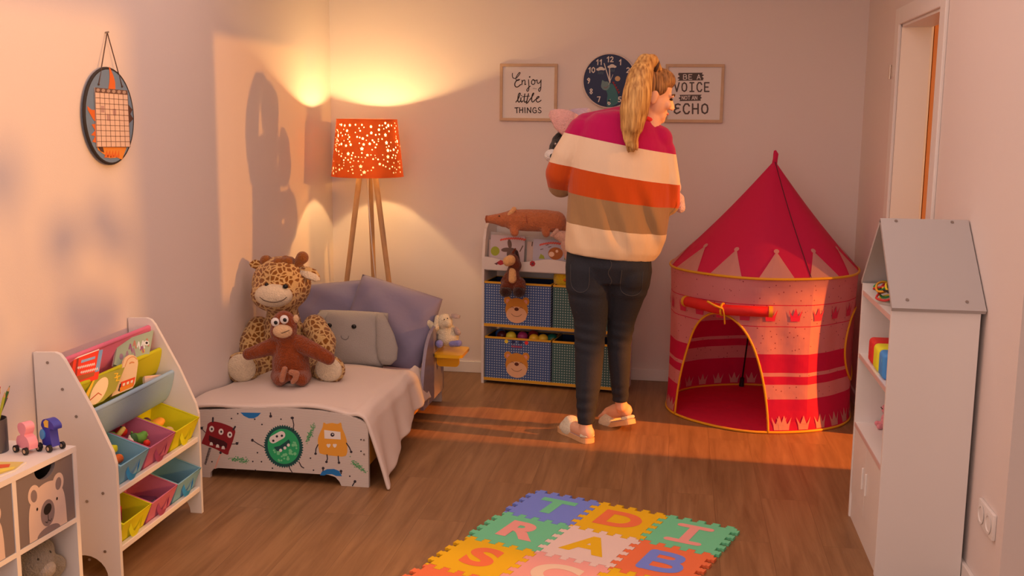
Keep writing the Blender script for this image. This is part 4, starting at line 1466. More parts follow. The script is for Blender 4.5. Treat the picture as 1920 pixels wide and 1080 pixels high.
def m_redm(q):
    F = lambda pts, d, m: q.flat(pts, PB, d, m)
    F([(p.x, p.y) for p in curve([(210, 268), (160, 290), (150, 330), (130, 400), (97, 480), (120, 498), (240, 545), (350, 600), (372, 560), (400, 490), (425, 410), (432, 360), (400, 325), (300, 285)], 4, True)], .0004, 0)
    for x, y in ((197, 343), (291, 370), (378, 400)):
        F(oval(x, y, 25, 31), .0007, 2)
        F(oval(x + 2, y, 10, 12), .0010, 3)
    F([(172, 405), (230, 430), (320, 462), (355, 490), (345, 535), (270, 515), (200, 490), (168, 455)], .0007, 1)
    for x, y in ((193, 490), (256, 512), (312, 528)):
        F([(x - 17, y + 14), (x - 12, y - 12), (x, y - 18), (x + 14, y - 10), (x + 18, y + 18)], .0010, 2)
    for a in ([(208, 270), (210, 232)], [(414, 350), (432, 320)]):
        q.ribbon(a, 18, PB, .0005, 3)
    for a in ([(135, 378), (108, 352), (97, 330)], [(400, 494), (430, 492), (462, 484)]):
        q.ribbon(a, 7, PB, .0005, 3)
    for x, y in ((97, 335), (450, 488)):
        F(oval(x, y, 14, 14), .0006, 3)
        q.ribbon([(x - 10, y - 12), (x, y), (x + 14, y - 14)], 6, PB, .0007, 3)
    for k in range(12):
        q.ribbon([(168 - k * 4.0, 536 + k * 14), (192 - k * 4.6, 538 + k * 14)], 8, PB, .0005, 3)
    q.ribbon([(180, 530), (150, 620), (135, 700)], 5, PB, .0004, 3)
    q.ribbon([(290, 585), (262, 650), (232, 735)], 14, PB, .0005, 4)
    F(oval(286, 580, 12, 14), .0006, 3)


def m_greenm(q):
    F = lambda pts, d, m: q.flat(pts, PB, d, m)
    n = 100
    sp = []
    for k in range(n):
        a = 2 * math.pi * k / n
        r_ = 1.0 + (.07 if k % 2 else -.02)
        x, y = 186 * r_ * math.cos(a), 206 * r_ * math.sin(a)
        c_, s_ = math.cos(-.28), math.sin(-.28)
        sp.append((916 + x * c_ - y * s_, 517 + x * s_ + y * c_))
    F(sp, .0004, 1)
    F(oval(916, 517, 158, 178, -.28, 36), .0007, 0)
    q.ribbon([(812, 448), (895, 402)], 78, PB, .0010, 2)
    for x, y in ((814, 460), (850, 416), (900, 410)):
        F(oval(x, y, 12, 12), .0015, 3)
    F([(818, 525), (880, 510), (940, 468), (968, 445), (985, 478), (950, 520), (890, 560), (850, 565)], .0010, 1)
    for x, y in ((888, 556), (930, 532), (965, 503)):
        F(oval(x, y, 15, 16), .0014, 2)
    r_ = random.Random(4)
    for k in range(46):
        a, d_ = r_.uniform(0, 6.28), math.sqrt(r_.uniform(0, 1))
        x, y = 916 + 150 * d_ * math.cos(a), 560 + 135 * d_ * math.sin(a)
        if y < 540 and x < 990 or ((x - 916) / 150) ** 2 + ((y - 517) / 172) ** 2 > .88:
            continue
        F(oval(x, y, 16 if k % 3 == 0 else 10, 16 if k % 3 == 0 else 10, 0, 12), .0009 + .000004 * k, 4)
    q.ribbon([(1010, 360), (1018, 300), (1005, 235)], 10, PB, .0005, 3)
    F(oval(1003, 232, 17, 13), .0006, 3)
    q.ribbon([(722, 525), (660, 492), (606, 456)], 8, PB, .0005, 3)
    F(oval(604, 455, 13, 15), .0006, 3)
    q.ribbon([(1070, 672), (1095, 720), (1118, 732)], 10, PB, .0005, 3)
    q.ribbon([(965, 712), (985, 750), (1004, 780)], 9, PB, .0005, 3)


def m_orangem(q):
    F = lambda pts, d, m: q.flat(pts, PB, d, m)
    F([(p.x, p.y) for p in curve([(1316, 278), (1345, 292), (1400, 282), (1455, 292), (1490, 280), (1502, 335), (1530, 400), (1550, 480), (1540, 610), (1400, 610), (1290, 590), (1270, 560), (1258, 450), (1280, 380), (1306, 325)], 3, True)], .0004, 0)
    F([(1322, 352), (1485, 372), (1488, 448), (1325, 438)], .0007, 1)
    F(oval(1405, 400, 20, 20), .0010, 2)
    F(oval(1408, 396, 7, 7), .0013, 1)
    for x in (1366, 1428):
        F([(x - 22, 500), (x - 8, 490), (x, 496), (x + 10, 490), (x + 22, 500), (x + 12, 522), (x, 530), (x - 14, 520)], .0008, 1)
    for a in ([(1260, 500), (1240, 540), (1236, 590)], [(1545, 485), (1575, 530), (1592, 572)], [(1350, 600), (1355, 640), (1345, 672)], [(1462, 615), (1465, 655), (1470, 680)]):
        q.ribbon(a, 11, PB, .0005, 2)
        F(oval(a[2][0], a[2][1], 13, 12), .0006, 2)


m_bl = [PC_['blue'], PC_['ink'], PC_['leaf']]


def bit(name, fn):
    q = MB()
    fn(q)
    q.build(name, m_bl, fb)


bit('blue_print', lambda q: q.flat([(485, 178), (690, 182), (660, 215), (620, 236), (570, 236), (520, 212)], PB, .0004, 0))
bit('blue_print', lambda q: q.flat([(1280, 805), (1300, 768), (1350, 745), (1420, 742), (1470, 762), (1500, 815), (1440, 812), (1400, 795), (1350, 795), (1320, 808)], PB, .0004, 0))
for a in ([(785, 182), (787, 215)], [(1605, 910), (1630, 868)], [(1310, 760), (1312, 735)], [(1492, 790), (1490, 765)]):
    bit('limb_print', lambda q: (q.ribbon(a, 11, PB, .0006, 1), q.flat(oval(a[1][0], a[1][1], 14, 14), PB, .0007, 1)))
r2 = random.Random(2)
for x, y in ((395, 238), (700, 298), (890, 245), (655, 580), (695, 670), (608, 668), (200, 670), (635, 755), (1185, 635), (1215, 755), (1578, 815), (1690, 450), (1690, 565), (805, 735), (1170, 430), (628, 245), (458, 190), (440, 752)):
    bit('dot_print', lambda q: q.flat(oval(x, y, 8, 8, 0, 10), PB, .0005, 1))
for (x0, y0, x1, y1, w_) in ((1150, 465, 1215, 310, 34), (385, 640, 550, 660, 30), (1600, 665, 1735, 775, 34)):
    def sprig(q):
        for k in range(85):
            t_ = r2.random()
            x, y = x0 + (x1 - x0) * t_ + r2.gauss(0, w_ * .32), y0 + (y1 - y0) * t_ + r2.gauss(0, w_ * .42)
            q.flat(oval(x, y, 6.5, 5, 0, 6), PB, .0005 + k * 3e-6, 2)
    bit('sprig_print', sprig)


printed('red_monster_print', m_redm, ['red', 'maroon', 'white', 'ink', 'pinkp'])
printed('green_monster_print', m_greenm, ['green', 'dgreen', 'white', 'ink', 'lgreen'])
printed('orange_monster_print', m_orangem, ['orange', 'white', 'ink'])
for x, z in ((-1.222, .20), (-1.222, .14)):
    MB().cyl((x, FY - .0012, z), (x, FY, z), .004, n=12).build('screw_cap', m_screw, fb)
hp_ = MB()
PHd = frame((0, HY - .0005, 0), (1, 0, 0), (0, 0, 1), (0, -1, 0))
hp_.flat([(-1.30, .045), (-1.262, .068), (-1.225, .062), (-1.215, .04), (-1.232, .03), (-1.26, .042)], PHd, .0004, 0)
hp_.flat([(-1.235, .15), (-1.212, .19), (-1.206, .15), (-1.21, .115), (-1.235, .11)], PHd, .0004, 1)
hp_.ribbon([(-1.24, .10), (-1.236, .07)], .005, PHd, .0005, 2)
hp_.build('headboard_print', [PC_['blue'], PC_['orange'], PC_['ink']], hb)

# bedding (things lying on the bed)
m_sheet = mat('bed_sheet', seen(205, 148, 128), 0.9, (12, 0.15))
MT = .232
mt = MB().box((BX0 + .02, FY + .02, .1205), (BX1 - .022, HY - .002, MT), bev=.02, seg=3)
o = mt.build('mattress', m_sheet, None, smooth=True, sharp=50)
tag(o, 'mattress under a rosy sheet on the toddler bed', 'mattress')
m_duv = mat('duvet_cloth', (0.74, 0.66, 0.61), 0.9, (9, 0.25))
dv = MB()
NU_, NV_ = 70, 60


def duvet_pt(u, v, lo=0.0):
    y = FY + .003 + v * .98
    # far edge of the cover bows
    y -= .10 * (1 - u) * v * v * .5
    top = .285 + .016 * math.sin(3.1 * u) + .010 * math.sin(9 * u + 4 * v) * math.sin(6 * v + 1) + .012 * (1 - v) * (1 if u < .75 else 0)
    top -= .030 * max(0, v - .82) / .18
    xe = -1.262
    L0 = .70                                           # u where the drop starts
    hang = .235 - .125 * min(1, v / .8)
    hang += .03 * max(0, .2 - v) / .2
    if u <= L0:
        x = XL + .012 + (xe - XL - .012) * (u / L0)
        z = top
    else:
        s_ = (u - L0) / (1 - L0)
        ar = s_ * (hang + .07)
        R_ = .055
        if ar < R_ * math.pi / 2:
            a = ar / R_
            x = xe + R_ * math.sin(a)
            z = top - R_ * (1 - math.cos(a))
        else:
            d_ = ar - R_ * math.pi / 2
            x = xe + R_ + d_ * (.16 + .14 * v)
            z = top - R_ - d_ * .97
        fold = .009 * math.sin(23 * v + 2.2 * s_) * s_ + .004 * math.sin(43 * v) * s_ * s_
        x += fold + .01 * s_
        z += .004 * math.sin(20 * v + 1) * s_
        y -= .03 * s_ * (1 - v)
        y += .03 * s_ * v
        x += .045 * s_ * (1 - v) ** 3
        if v > .9:
            z += .03 * (v - .9) / .1 * (1 - s_)
    if v < .06 and u <= L0:
        z = max(z, .326 - .045 * max(0, (x + 1.5) / .3) ** 2 - .03 * max(0, (-1.62 - x) / .33) + .004)
    edge = min(1, (1 - v) * 14, v * 20)
    z += .006 * math.sin(14 * u + 9 * v) * (u < L0)
    return Vector((x, y, max(z - lo, .008 if lo == 0 else .004)))


dv.grid(lambda u, v: duvet_pt(u, v), NU_, NV_)
o = dv.build('duvet', m_duv, None, smooth=True)
so = o.modifiers.new('thickness', 'SOLIDIFY')
so.thickness = .016
so.offset = -1
ss = o.modifiers.new('soft', 'SUBSURF')
ss.levels = ss.render_levels = 1
tag(o, 'pale pink duvet spread over the toddler bed, its corner hanging to the floor', 'duvet')

m_pil = mat('pillow_blue', seen(118, 98, 108), 0.85, (30, 0.12))
# two big blue grey pillows against the headboard
pc = Vector((-1.445, 5.27, .437))
Nn = Vector((-.10, -.94, .30)).normalized()
Uu = Vector((.95, -.10, -.24)).normalized()
Uu = (Uu - Nn * Uu.dot(Nn)).normalized()
Vv = Nn.cross(Uu)
p = pillow(.50, .44, .15, pc, Uu, Vv, Nn, seed=4, wr=.012)
o = p.build('pillow', m_pil, None, smooth=True)
tag(o, 'large blue grey pillow leaning at the headboard, in front of the other one', 'pillow', 'blue grey pillows')
pc = Vector((-1.765, 5.355, .447))
Uu = Vector((.97, .04, .12)).normalized()
Nn = Vector((.02, -.93, .36)).normalized()
Uu = (Uu - Nn * Uu.dot(Nn)).normalized()
p = pillow(.46, .40, .12, pc, Uu, Nn.cross(Uu), Nn, seed=9, wr=.014)
o = p.build('pillow', m_pil, None, smooth=True)
tag(o, 'blue grey pillow in the corner behind the giraffe, partly covered by the other pillow', 'pillow', 'blue grey pillows')

# grey elephant cushion
m_ele = mat('elephant_plush', seen(140, 118, 104), 0.95, (220, 0.35), sheen=.3)
ce = at(658, 635, 5.08)
Nn = Vector((.06, -.92, .40)).normalized()
Uu = Vector((.99, .06, -.02)).normalized()
Uu = (Uu - Nn * Uu.dot(Nn)).normalized()
Vv = Nn.cross(Uu)
t = thing('elephant_cushion', 'grey elephant face cushion with floppy ears on the bed', 'cushion', (ce.x, ce.y, MT + .004))
pillow(.38, .30, .13, ce, Uu, Vv, Nn, seed=2, wr=.004, pinch=.04).build('body', m_ele, t, smooth=True)
PE = lambda u, v, d=0.0: ce + Uu * u + Vv * v + Nn * d
for sx in (-1, 1):
    e = MB()
    pts = [(sx * .135, .10, .045), (sx * .16, .04, .05), (sx * .185, -.03, .045), (sx * .185, -.09, .035)]
    e.loft([(PE(.143 * sx, .125, .03), Uu * .02, Nn * .012), (PE(.162 * sx, .08, .05), Uu * .032, Nn * .016), (PE(.184 * sx, .02, .055), Uu * .045, Nn * .018), (PE(.198 * sx, -.045, .05), Uu * .055, Nn * .018), (PE(.202 * sx, -.10, .035), Uu * .048, Nn * .016), (PE(.198 * sx, -.128, .028), Uu * .022, Nn * .010)], 20)
    e.build('ear', m_ele, t, smooth=True)
    MB().ball(PE(-.036 + sx * .062, .048, .071), (.013, .009, .011)).build('eye', mat('bead_black', (0.01, 0.01, 0.011), 0.15), t, smooth=True)
k = MB()
k.tube(curve([PE(-.035, .0, .067), PE(-.03, -.012, .068), PE(-.012, -.02, .069), PE(.002, -.012, .069), PE(.004, .0, .068)], 4), .0016, 6)
k.build('stitched_nose', mat('stitch_grey', seen(100, 84, 76), .9), t)
# ---------------------------------------------------------------- plush animals on the bed
def giraffe_material(name, scale=17.0):
    m = bpy.data.materials.new(name)
    m.use_nodes = True
    nt = m.node_tree
    N, L = nt.nodes, nt.links
    b = N['Principled BSDF']
    b.inputs['Roughness'].default_value = 0.95
    b.inputs['Sheen Weight'].default_value = 0.3
    b.inputs['Specular IOR Level'].default_value = 0.1
    tc = N.new('ShaderNodeTexCoord')
    nz = N.new('ShaderNodeTexNoise')
    nz.inputs['Scale'].default_value = 22
    ad = N.new('ShaderNodeVectorMath')
    ad.operation = 'MULTIPLY_ADD'
    ad.inputs[1].default_value = (.022, .022, .022)
    L.new(tc.outputs['Object'], nz.inputs['Vector'])
    L.new(nz.outputs['Color'], ad.inputs[0])
    L.new(tc.outputs['Object'], ad.inputs[2])
    vo = N.new('ShaderNodeTexVoronoi')
    vo.feature = 'DISTANCE_TO_EDGE'
    vo.inputs['Scale'].default_value = scale * 2.3
    L.new(ad.outputs[0], vo.inputs['Vector'])
    rp = N.new('ShaderNodeValToRGB')
    rp.color_ramp.elements[0].position = 0.09
    rp.color_ramp.elements[0].color = lin(seen(196, 142, 84))
    rp.color_ramp.elements[1].position = 0.15
    rp.color_ramp.elements[1].color = lin(seen(126, 66, 16))
    L.new(vo.outputs['Distance'], rp.inputs['Fac'])
    L.new(rp.outputs['Color'], b.inputs['Base Color'])
    n2 = N.new('ShaderNodeTexNoise')
    n2.inputs['Scale'].default_value = 240
    L.new(tc.outputs['Object'], n2.inputs['Vector'])
    bp = N.new('ShaderNodeBump')
    bp.inputs['Strength'].default_value = 0.8
    bp.inputs['Distance'].default_value = 0.01
    L.new(n2.outputs['Fac'], bp.inputs['Height'])
    L.new(bp.outputs['Normal'], b.inputs['Normal'])
    return m


m_gir = giraffe_material('giraffe_coat')
m_gcream = plush('giraffe_cream', seen(206, 166, 130))
m_gbrown = plush('giraffe_brown', seen(128, 66, 24))
m_eye = mat('bead_black', (0.01, 0.01, 0.011), 0.15)
Y0 = 4.74
g = thing('giraffe_plush', 'big giraffe plush with cream muzzle sitting on the bed', 'plush toy', (-1.83, 4.72, .30))
k = .00252                                            # metres per picture pixel around the giraffe


def A(px, py, dy=0.0):
    return at(px, py, Y0 + dy)


q = MB()
q.ball(A(528, 532, .02), (.142, .125, .132))                 # head
q.ball(A(516, 552, -.05), (.118, .085, .085))
q.caps(A(530, 585, .03), .075, A(532, 640, .06), .11)          # neck into chest
q.ball(A(535, 660, .06), (.145, .12, .125))
q.chain([A(590, 612, .04), A(607, 640, -.01), A(606, 672, -.06)], [.058, .06, .05])
q.chain([A(485, 615, .04), A(470, 645, -.01), A(472, 670, -.06)], [.058, .06, .05])
q.chain([A(500, 690, .04), A(482, 692, -.05), A(458, 690, -.12)], [.07, .066, .066])
q.chain([A(570, 692, .04), A(594, 694, -.05), A(612, 692, -.12)], [.07, .062, .060])
q.ball(A(454, 690, -.15), (.084, .05, .078))
q.ball(A(617, 693, -.15), (.078, .05, .068))
q.voxel(.008, 6)
body = q.build('body', m_gir, g, smooth=True)
MB().ball(A(513, 554, -.105), (.092, .055, .055)).voxel(.006, 3).build('muzzle', m_gcream, g, smooth=True)
sm = MB()
PM = lambda u, v: A(u, v, -.165 + ((u - 513) / 38) ** 2 * .034 + ((v - 554) / 22) ** 2 * .012)
sm.tube([PM(p.x, p.y) for p in curve([(487, 557), (497, 564), (513, 567), (528, 564), (538, 557)], 5)], .0017, 6)
sm.build('mouth_stitch', mat('stitch_brown', (0.06, 0.03, 0.02), .9), g)
MB().ball(A(535, 537, -.122), (.013, .010, .011)).build('eye', m_eye, g, smooth=True)
MB().ball(A(500, 534, -.118), (.010, .010, .010)).build('eye', m_eye, g, smooth=True)
for (a, b, c) in (((497, 500), (499, 490), 1), ((556, 497), (567, 483), 1)):
    MB().caps(A(*a), .020, A(*b), .030).voxel(.005, 4).build('horn', m_gbrown, g, smooth=True)
hr = MB()
rnd = random.Random(6)
for i in range(16):
    u = 518 + i * 2.2
    v = 489 + ((u - 535) / 18) ** 2 * 5 + rnd.uniform(-2, 2)
    hr.ball(A(u, v, rnd.uniform(-.03, .03)), rnd.uniform(.016, .024))
hr.voxel(.006, 3).build('hair_tuft', m_gbrown, g, smooth=True)
for pts, sx in (([(562, 507), (578, 512), (592, 517), (599, 520)], 1), ([(490, 505), (482, 498), (478, 492), (478, 488)], -1)):
    e = MB()
    rs = [.018, .030, .028, .010]
    Vd = Vector((0, .35, .9)) if sx > 0 else Vector((.9, .3, .2))
    e.loft([(A(p[0], p[1], -.01), Vd.normalized() * r_, Vector((0, -.9, .35)).normalized() * .010) for p, r_ in zip(pts, rs)], 16)
    eo = e.build('ear', m_gir, g, smooth=True)
    if sx > 0:
        i_ = MB().loft([(A(p[0] + 1, p[1] + 4, -.022), Vd.normalized() * r_ * .62, Vector((0, -.9, .35)).normalized() * .006) for p, r_ in zip(pts, rs)], 14)
        i_.build('ear_lining', m_gcream, eo, smooth=True)
for px, py, rx, rz in ((453, 690, .070, .066), (616, 693, .064, .056)):
    MB().ball(A(px, py, -.182), (rx, .026, rz)).build('foot_pad', m_gcream, g, smooth=True)

# orangutan plush on the giraffe's lap
m_or = plush('orangutan_fur', seen(122, 48, 16), 130, 1.0, .3)
m_or2 = plush('orangutan_bright', seen(168, 66, 22), 130, 1.0, .2)
m_oc = plush('orangutan_cream', seen(212, 150, 104))
Y0 = 4.50
t = thing('orangutan_plush', 'red brown orangutan plush with big white eyes sitting against the giraffe', 'plush toy', (-1.76, 4.5, .30))
q = MB()
q.ball(A(533, 612, 0), (.060, .055, .072))
q.ball(A(531, 622, -.01), (.060, .055, .055))
q.caps(A(538, 640, 0), .05, A(545, 680, .01), .085)
q.ball(A(546, 690, 0), (.088, .075, .065))
q.chain([A(562, 645, -.0), A(590, 658, -.02), A(616, 672, -.02)], [.042, .036, .030])
q.chain([A(515, 648, 0), A(492, 656, -.02), A(466, 664, -.02)], [.042, .034, .028])
q.chain([A(570, 704, 0), A(565, 712, -.09), A(548, 706, -.12)], [.036, .03, .022])
q.chain([A(522, 704, 0), A(525, 712, -.09), A(537, 706, -.12)], [.036, .03, .022])
q.voxel(.006, 4)
q.build('body', m_or, t, smooth=True)
MB().ball(A(530, 621, -.052), (.046, .03, .031)).build('muzzle', m_oc, t, smooth=True)
MB().tube([A(u, v, -.083 + abs(u - 530) * .0008) for u, v in ((518, 624), (524, 625), (531, 624), (538, 621), (543, 619))], .0014, 6).build('mouth_stitch', mat('stitch_brown', (0.06, 0.03, 0.02)), t)
for px, py in ((516, 604), (533, 599)):
    e = MB().ball(A(px, py, -.052), (.020, .012, .020)).build('eye', mat('eye_white', seen(228, 190, 165), .5), t, smooth=True)
    MB().ball(A(px + 1, py + 1, -.064), (.009, .005, .009)).build('pupil', m_eye, e, smooth=True)
MB().ball(A(555, 598, -.005), (.014, .012, .019)).build('ear', m_oc, t, smooth=True)
for s_, pts in ((1, [(534, 692), (530, 705), (529, 712)]), (2, [(546, 698), (556, 700), (554, 710), (549, 716)])):
    MB().chain([A(u, v, -.15) for u, v in pts], [.013, .014, .013, .011][:len(pts)]).voxel(.0035, 3).build('foot', plush('orangutan_foot', seen(160, 92, 62)), t, smooth=True)

# lamb plush on the bedside tray
m_lamb = plush('lamb_cream', seen(222, 172, 135), 190, 1.0)
m_lav = plush('lamb_lavender', seen(122, 108, 150))
m_lg = plush('lamb_grey', seen(160, 125, 110))
Y0 = 5.25
t = thing('lamb_plush', 'small cream lamb plush with lavender feet sitting on the yellow tray', 'plush toy', (-1.12, 5.25, .317))
q = MB()
q.ball(A(840, 632, .01), (.058, .05, .048))
q.ball(A(838, 622, .01), (.05, .045, .045))
q.ball(A(834, 603, -.005), (.040, .040, .042))
q.ball(A(840, 606, -.03), (.022, .02, .022))
q.caps(A(820, 620, -.01), .018, A(804, 606, -.02), .019)
q.caps(A(808, 612, -.02), .016, A(803, 603, -.02), .017)
q.voxel(.005, 3).build('body', m_lamb, t, smooth=True)
e = MB().caps(A(820, 595, -.02), .013, A(818, 614, -.035), .017)
e.voxel(.004, 4).build('ear', m_lamb, t, smooth=True)
MB().loft([(A(846, 592, -.01), Vector((0, .01, .006)), Vector((0, 0, .006))), (A(855, 593, -.01), Vector((0, .018, .006)), Vector((0, 0, .008))), (A(862, 594, -.01), Vector((0, .012, .004)), Vector((0, 0, .006)))], 12).build('ear', m_lg, t, smooth=True)
MB().caps(A(855, 617, -.01), .013, A(859, 624, -.02), .015).voxel(.004, 3).build('arm', m_lg, t, smooth=True)
for px, py in ((833, 599), (839, 597)):
    MB().ball(A(px, py, -.046), .0032).build('eye', m_eye, t, smooth=True)
MB().caps(A(824, 644, -.04), .019, A(824, 645, -.055), .021).voxel(.004, 3).build('foot', m_lav, t, smooth=True)
MB().caps(A(847, 645, -.03), .016, A(860, 644, -.055), .018).voxel(.004, 3).build('foot', m_lav, t, smooth=True)
# ---------------------------------------------------------------- house shaped shelf on the right wall
HX0, HX1, HY0, HY1 = 0.690, 0.962, 3.520, 4.085
m_roof = mat('roof_grey', (0.48, 0.47, 0.475), 0.5)
m_roof_in = mat('roof_grey', (0, 0, 0))
m_rose = mat('shelf_pink', (0.70, 0.50, 0.48), 0.5)
t = thing('house_shelf', 'tall white house shaped shelf with a grey pitched roof on the right wall', 'shelf', ((HX0 + HX1) / 2, (HY0 + HY1) / 2, 0))
MB().box((HX0, HY0, 0), (HX1, HY0 + .016, .905), bev=.001).build('side_panel', m_white, t)
MB().box((HX0, HY1 - .016, 0), (HX1, HY1, .905), bev=.001).build('side_panel', m_white, t)
ymid = (HY0 + HY1) / 2
bp = MB().prism([(HY0 + .016, .03), (HY1 - .016, .03), (HY1 - .016, .91), (ymid, 1.15), (HY0 + .016, .91)], lambda u, v, d=0: Vector((HX1 - .008 + d, u, v)), 0, .008)
bp.build('back_panel', m_white, t)
for z, m_ in ((.878, m_white), (.640, m_white), (.375, m_white)):
    o = MB().box((HX0 + .004, HY0 + .016, z - .016), (HX1 - .008, HY1 - .016, z)).build('shelf_board', m_white, t)
    MB().box((HX0 + .001, HY0 + .016, z - .016), (HX0 + .004, HY1 - .016, z)).build('shelf_edge', m_rose, o)
MB().box((HX0 + .006, HY0 + .016, 0), (HX0 + .02, HY1 - .016, .085)).build('plinth', m_white, t)
MB().box((HX0 + .006, HY0 + .016, .085), (HX1 - .008, HY1 - .016, .10)).build('shelf_board', m_white, t)
for a, b_ in ((HY0 + .018, ymid - .0015), (ymid + .0015, HY1 - .018)):
    d_ = MB().box((HX0 + .003, a, .102), (HX0 + .017, b_, .357), bev=.001).build('door', m_white, t)
    yk = ymid - .035 if a < ymid - .1 else ymid + .035
    MB().box((HX0 - .004, yk - .003, .19), (HX0 + .003, yk + .003, .27), bev=.0015).build('handle', m_trim, d_)
# roof: two sloping boards
for sgn in (-1, 1):
    ye, yr = (HY0 - .012, ymid) if sgn < 0 else (HY1 + .012, ymid)
    ze, zr = .908, 1.168
    sl = Vector((0, yr - ye, zr - ze)).normalized()
    n_ = Vector((0, -sl.z, sl.y)) if sgn < 0 else Vector((0, sl.z, -sl.y) if sl.y < 0 else (0, sl.z, sl.y))
    n_ = Vector((0, sgn * abs(sl.z), abs(sl.y)))
    O = Vector((HX0 - .002, ye, ze))
    L_ = math.hypot(yr - ye, zr - ze)
    P = frame(O, (1, 0, 0), sl, n_)
    o = MB().prism([(0, 0), (HX1 - HX0 + .014, 0), (HX1 - HX0 + .014, L_), (0, L_)], P, -.012, .003).build('roof_board', m_roof, t)
    for u, v in ((.05, .035), (.232, .035), (.05, L_ - .012), (.232, L_ - .012)):
        MB().cyl(P(u, v, .003), P(u, v, .005), .0055, n=14).build('bolt_head', m_screw, o)

# things on its shelves
sk = atX(1650, 545, .78)
t = thing('string_bundle', 'bundle of colourful strings lying on the top shelf of the house shelf', 'strings', (.78, 3.72, .878))
cols = [mat('str_yellow', seen(215, 160, 30), .6), mat('str_black', (0.02, .02, .02), .6), mat('str_red', seen(175, 45, 40), .6), mat('str_green', seen(50, 110, 55), .6), mat('str_gold', seen(195, 120, 30), .6)]
rnd = random.Random(12)
for k in range(11):
    cx, cy = .748 + rnd.uniform(-.01, .05), 3.80 + rnd.uniform(-.09, .09)
    z = .884 + k * .0035
    pts = curve([(cx + .045 * math.cos(a + k) * (1 + .3 * math.sin(3 * a)), cy + .06 * math.sin(a + k), z + .012 * (1 + math.sin(2 * a + k))) for a in [2 * math.pi * i / 7 for i in range(7)]], 4, True)
    MB().tube(pts, .0042, 6, closed=True).build('string_loop', cols[k % 5], t, smooth=True)
mc = {'red': seen(176, 32, 28, .8), 'yellow': seen(220, 170, 28, .8), 'blue': seen(58, 105, 150, .8)}
for nm, y, x in (('red', 3.90, .700), ('yellow', 3.79, .698), ('blue', 3.685, .698)):
    t = thing('foam_cube', nm + ' soft toy cube on the middle shelf of the house shelf', 'toy cube', (x + .045, y, .640), 0, 'soft cubes on the house shelf')
    MB().box((x, y - .045, .6405), (x + .09, y + .045, .7305), bev=.016, seg=4).build('cube', mat('cube_' + nm, mc[nm], .6), t, smooth=True)
    dt = MB()
    Pd = frame((x, y, .685), (0, -1, 0), (0, 0, 1), (-1, 0, 0))
    for u, v in ((-.018, -.018), (.018, .018)):
        dt.flat(oval(u, v, .006, .006, 0, 12), Pd, .0006)
    dt.build('dot', mat('cube_dot_' + nm, tuple(min(.9, c * 1.6 + .03) for c in mc[nm]), .6), t)
m_ppk = plush('toy_pink_plush', seen(205, 112, 112))
p = Vector((.795, 4.00, .3755))
t = thing('plush_toy', 'small pink plush toy on the lower open shelf of the house shelf', 'plush toy', p)
q = MB()
q.ball(p + Vector((0, 0, .030)), (.024, .026, .030)).ball(p + Vector((-.003, 0, .072)), (.021, .023, .021))
q.caps(p + Vector((0, .012, .085)), .007, p + Vector((0, .020, .110)), .007).caps(p + Vector((0, -.012, .085)), .007, p + Vector((0, -.020, .110)), .007)
q.caps(p + Vector((-.012, .016, .011)), .010, p + Vector((-.032, .022, .011)), .010).caps(p + Vector((-.012, -.016, .011)), .010, p + Vector((-.032, -.022, .011)), .010)
q.voxel(.003, 3).build('body', m_ppk, t, smooth=True)
for s_ in (-1, 1):
    MB().ball(p + Vector((-.023, s_ * .008, .076)), .0025).build('eye', m_eye, t)
# ---------------------------------------------------------------- toy storage unit with book rack and bins, back wall
UR = math.radians(-8)
UW, UD = .82, .235
uo = Vector((-.664, 5.793, 0))
t = thing('toy_storage_unit', 'white toy storage unit with book rack on top and fabric bins, against the back wall', 'storage unit', uo, UR)
UM = Matrix.Translation(uo) @ Matrix.Rotation(UR, 4, 'Z')
W = lambda x, y, z: UM @ Vector((x, y, z))           # local (x right, y back, z up) -> world
PF_ = lambda u, v, d=0.0: UM @ Vector((u, -d, v))     # front face mapping
m_uy = mat('unit_yellow', (0.72, 0.40, 0.03), .45)
m_uw = mat('unit_white', (0.78, 0.74, 0.72), .5)
sp_ = [(0, 0), (0, .62), (.004, .72), (.02, .82), (.045, .88), (.075, .905), (UD, .905), (UD, 0)]
for x in (-UW / 2, UW / 2 - .015):
    MB().prism(sp_, lambda u, v, d=0, x=x: W(x + d, u, v), 0, .015).build('side_panel', m_uw, t)


def ubox(mb, x0, x1, y0, y1, z0, z1, m=0):
    mb.box((x0, y0, z0), (x1, y1, z1), m, R=UM)
    return mb


xi0, xi1 = -UW / 2 + .015, UW / 2 - .015
for z in (.030, .342):
    o = ubox(MB(), xi0, xi1, .004, UD, z - .012, z).build('shelf_board', m_uw, t)
    ubox(MB(), xi0, xi1, 0, .004, z - .010, z + .006).build('shelf_edge', m_uy, o)
ubox(MB(), xi0, xi1, .02, UD, .648, .662).build('shelf_board', m_uw, t)
ubox(MB(), xi0, xi1, .12, .13, .66, .83).build('rack_divider', m_uw, t)
ubox(MB(), xi0, xi1, UD - .008, UD, .66, .875).build('back_panel', m_uw, t)
# scalloped front boards of the two book tiers


def wave(z0, z1, y, amp, nm):
    n = 60
    pts = [(xi0, z0), (xi1, z0)]
    for k in range(n + 1):
        x = xi1 + (xi0 - xi1) * k / n
        pts.append((x, z1 + amp * math.cos((x + .41) / .40 * 2 * math.pi)))
    return MB().prism(pts, lambda u, v, d=0: W(u, y - d, v), 0, .010).build(nm, m_uw, t)


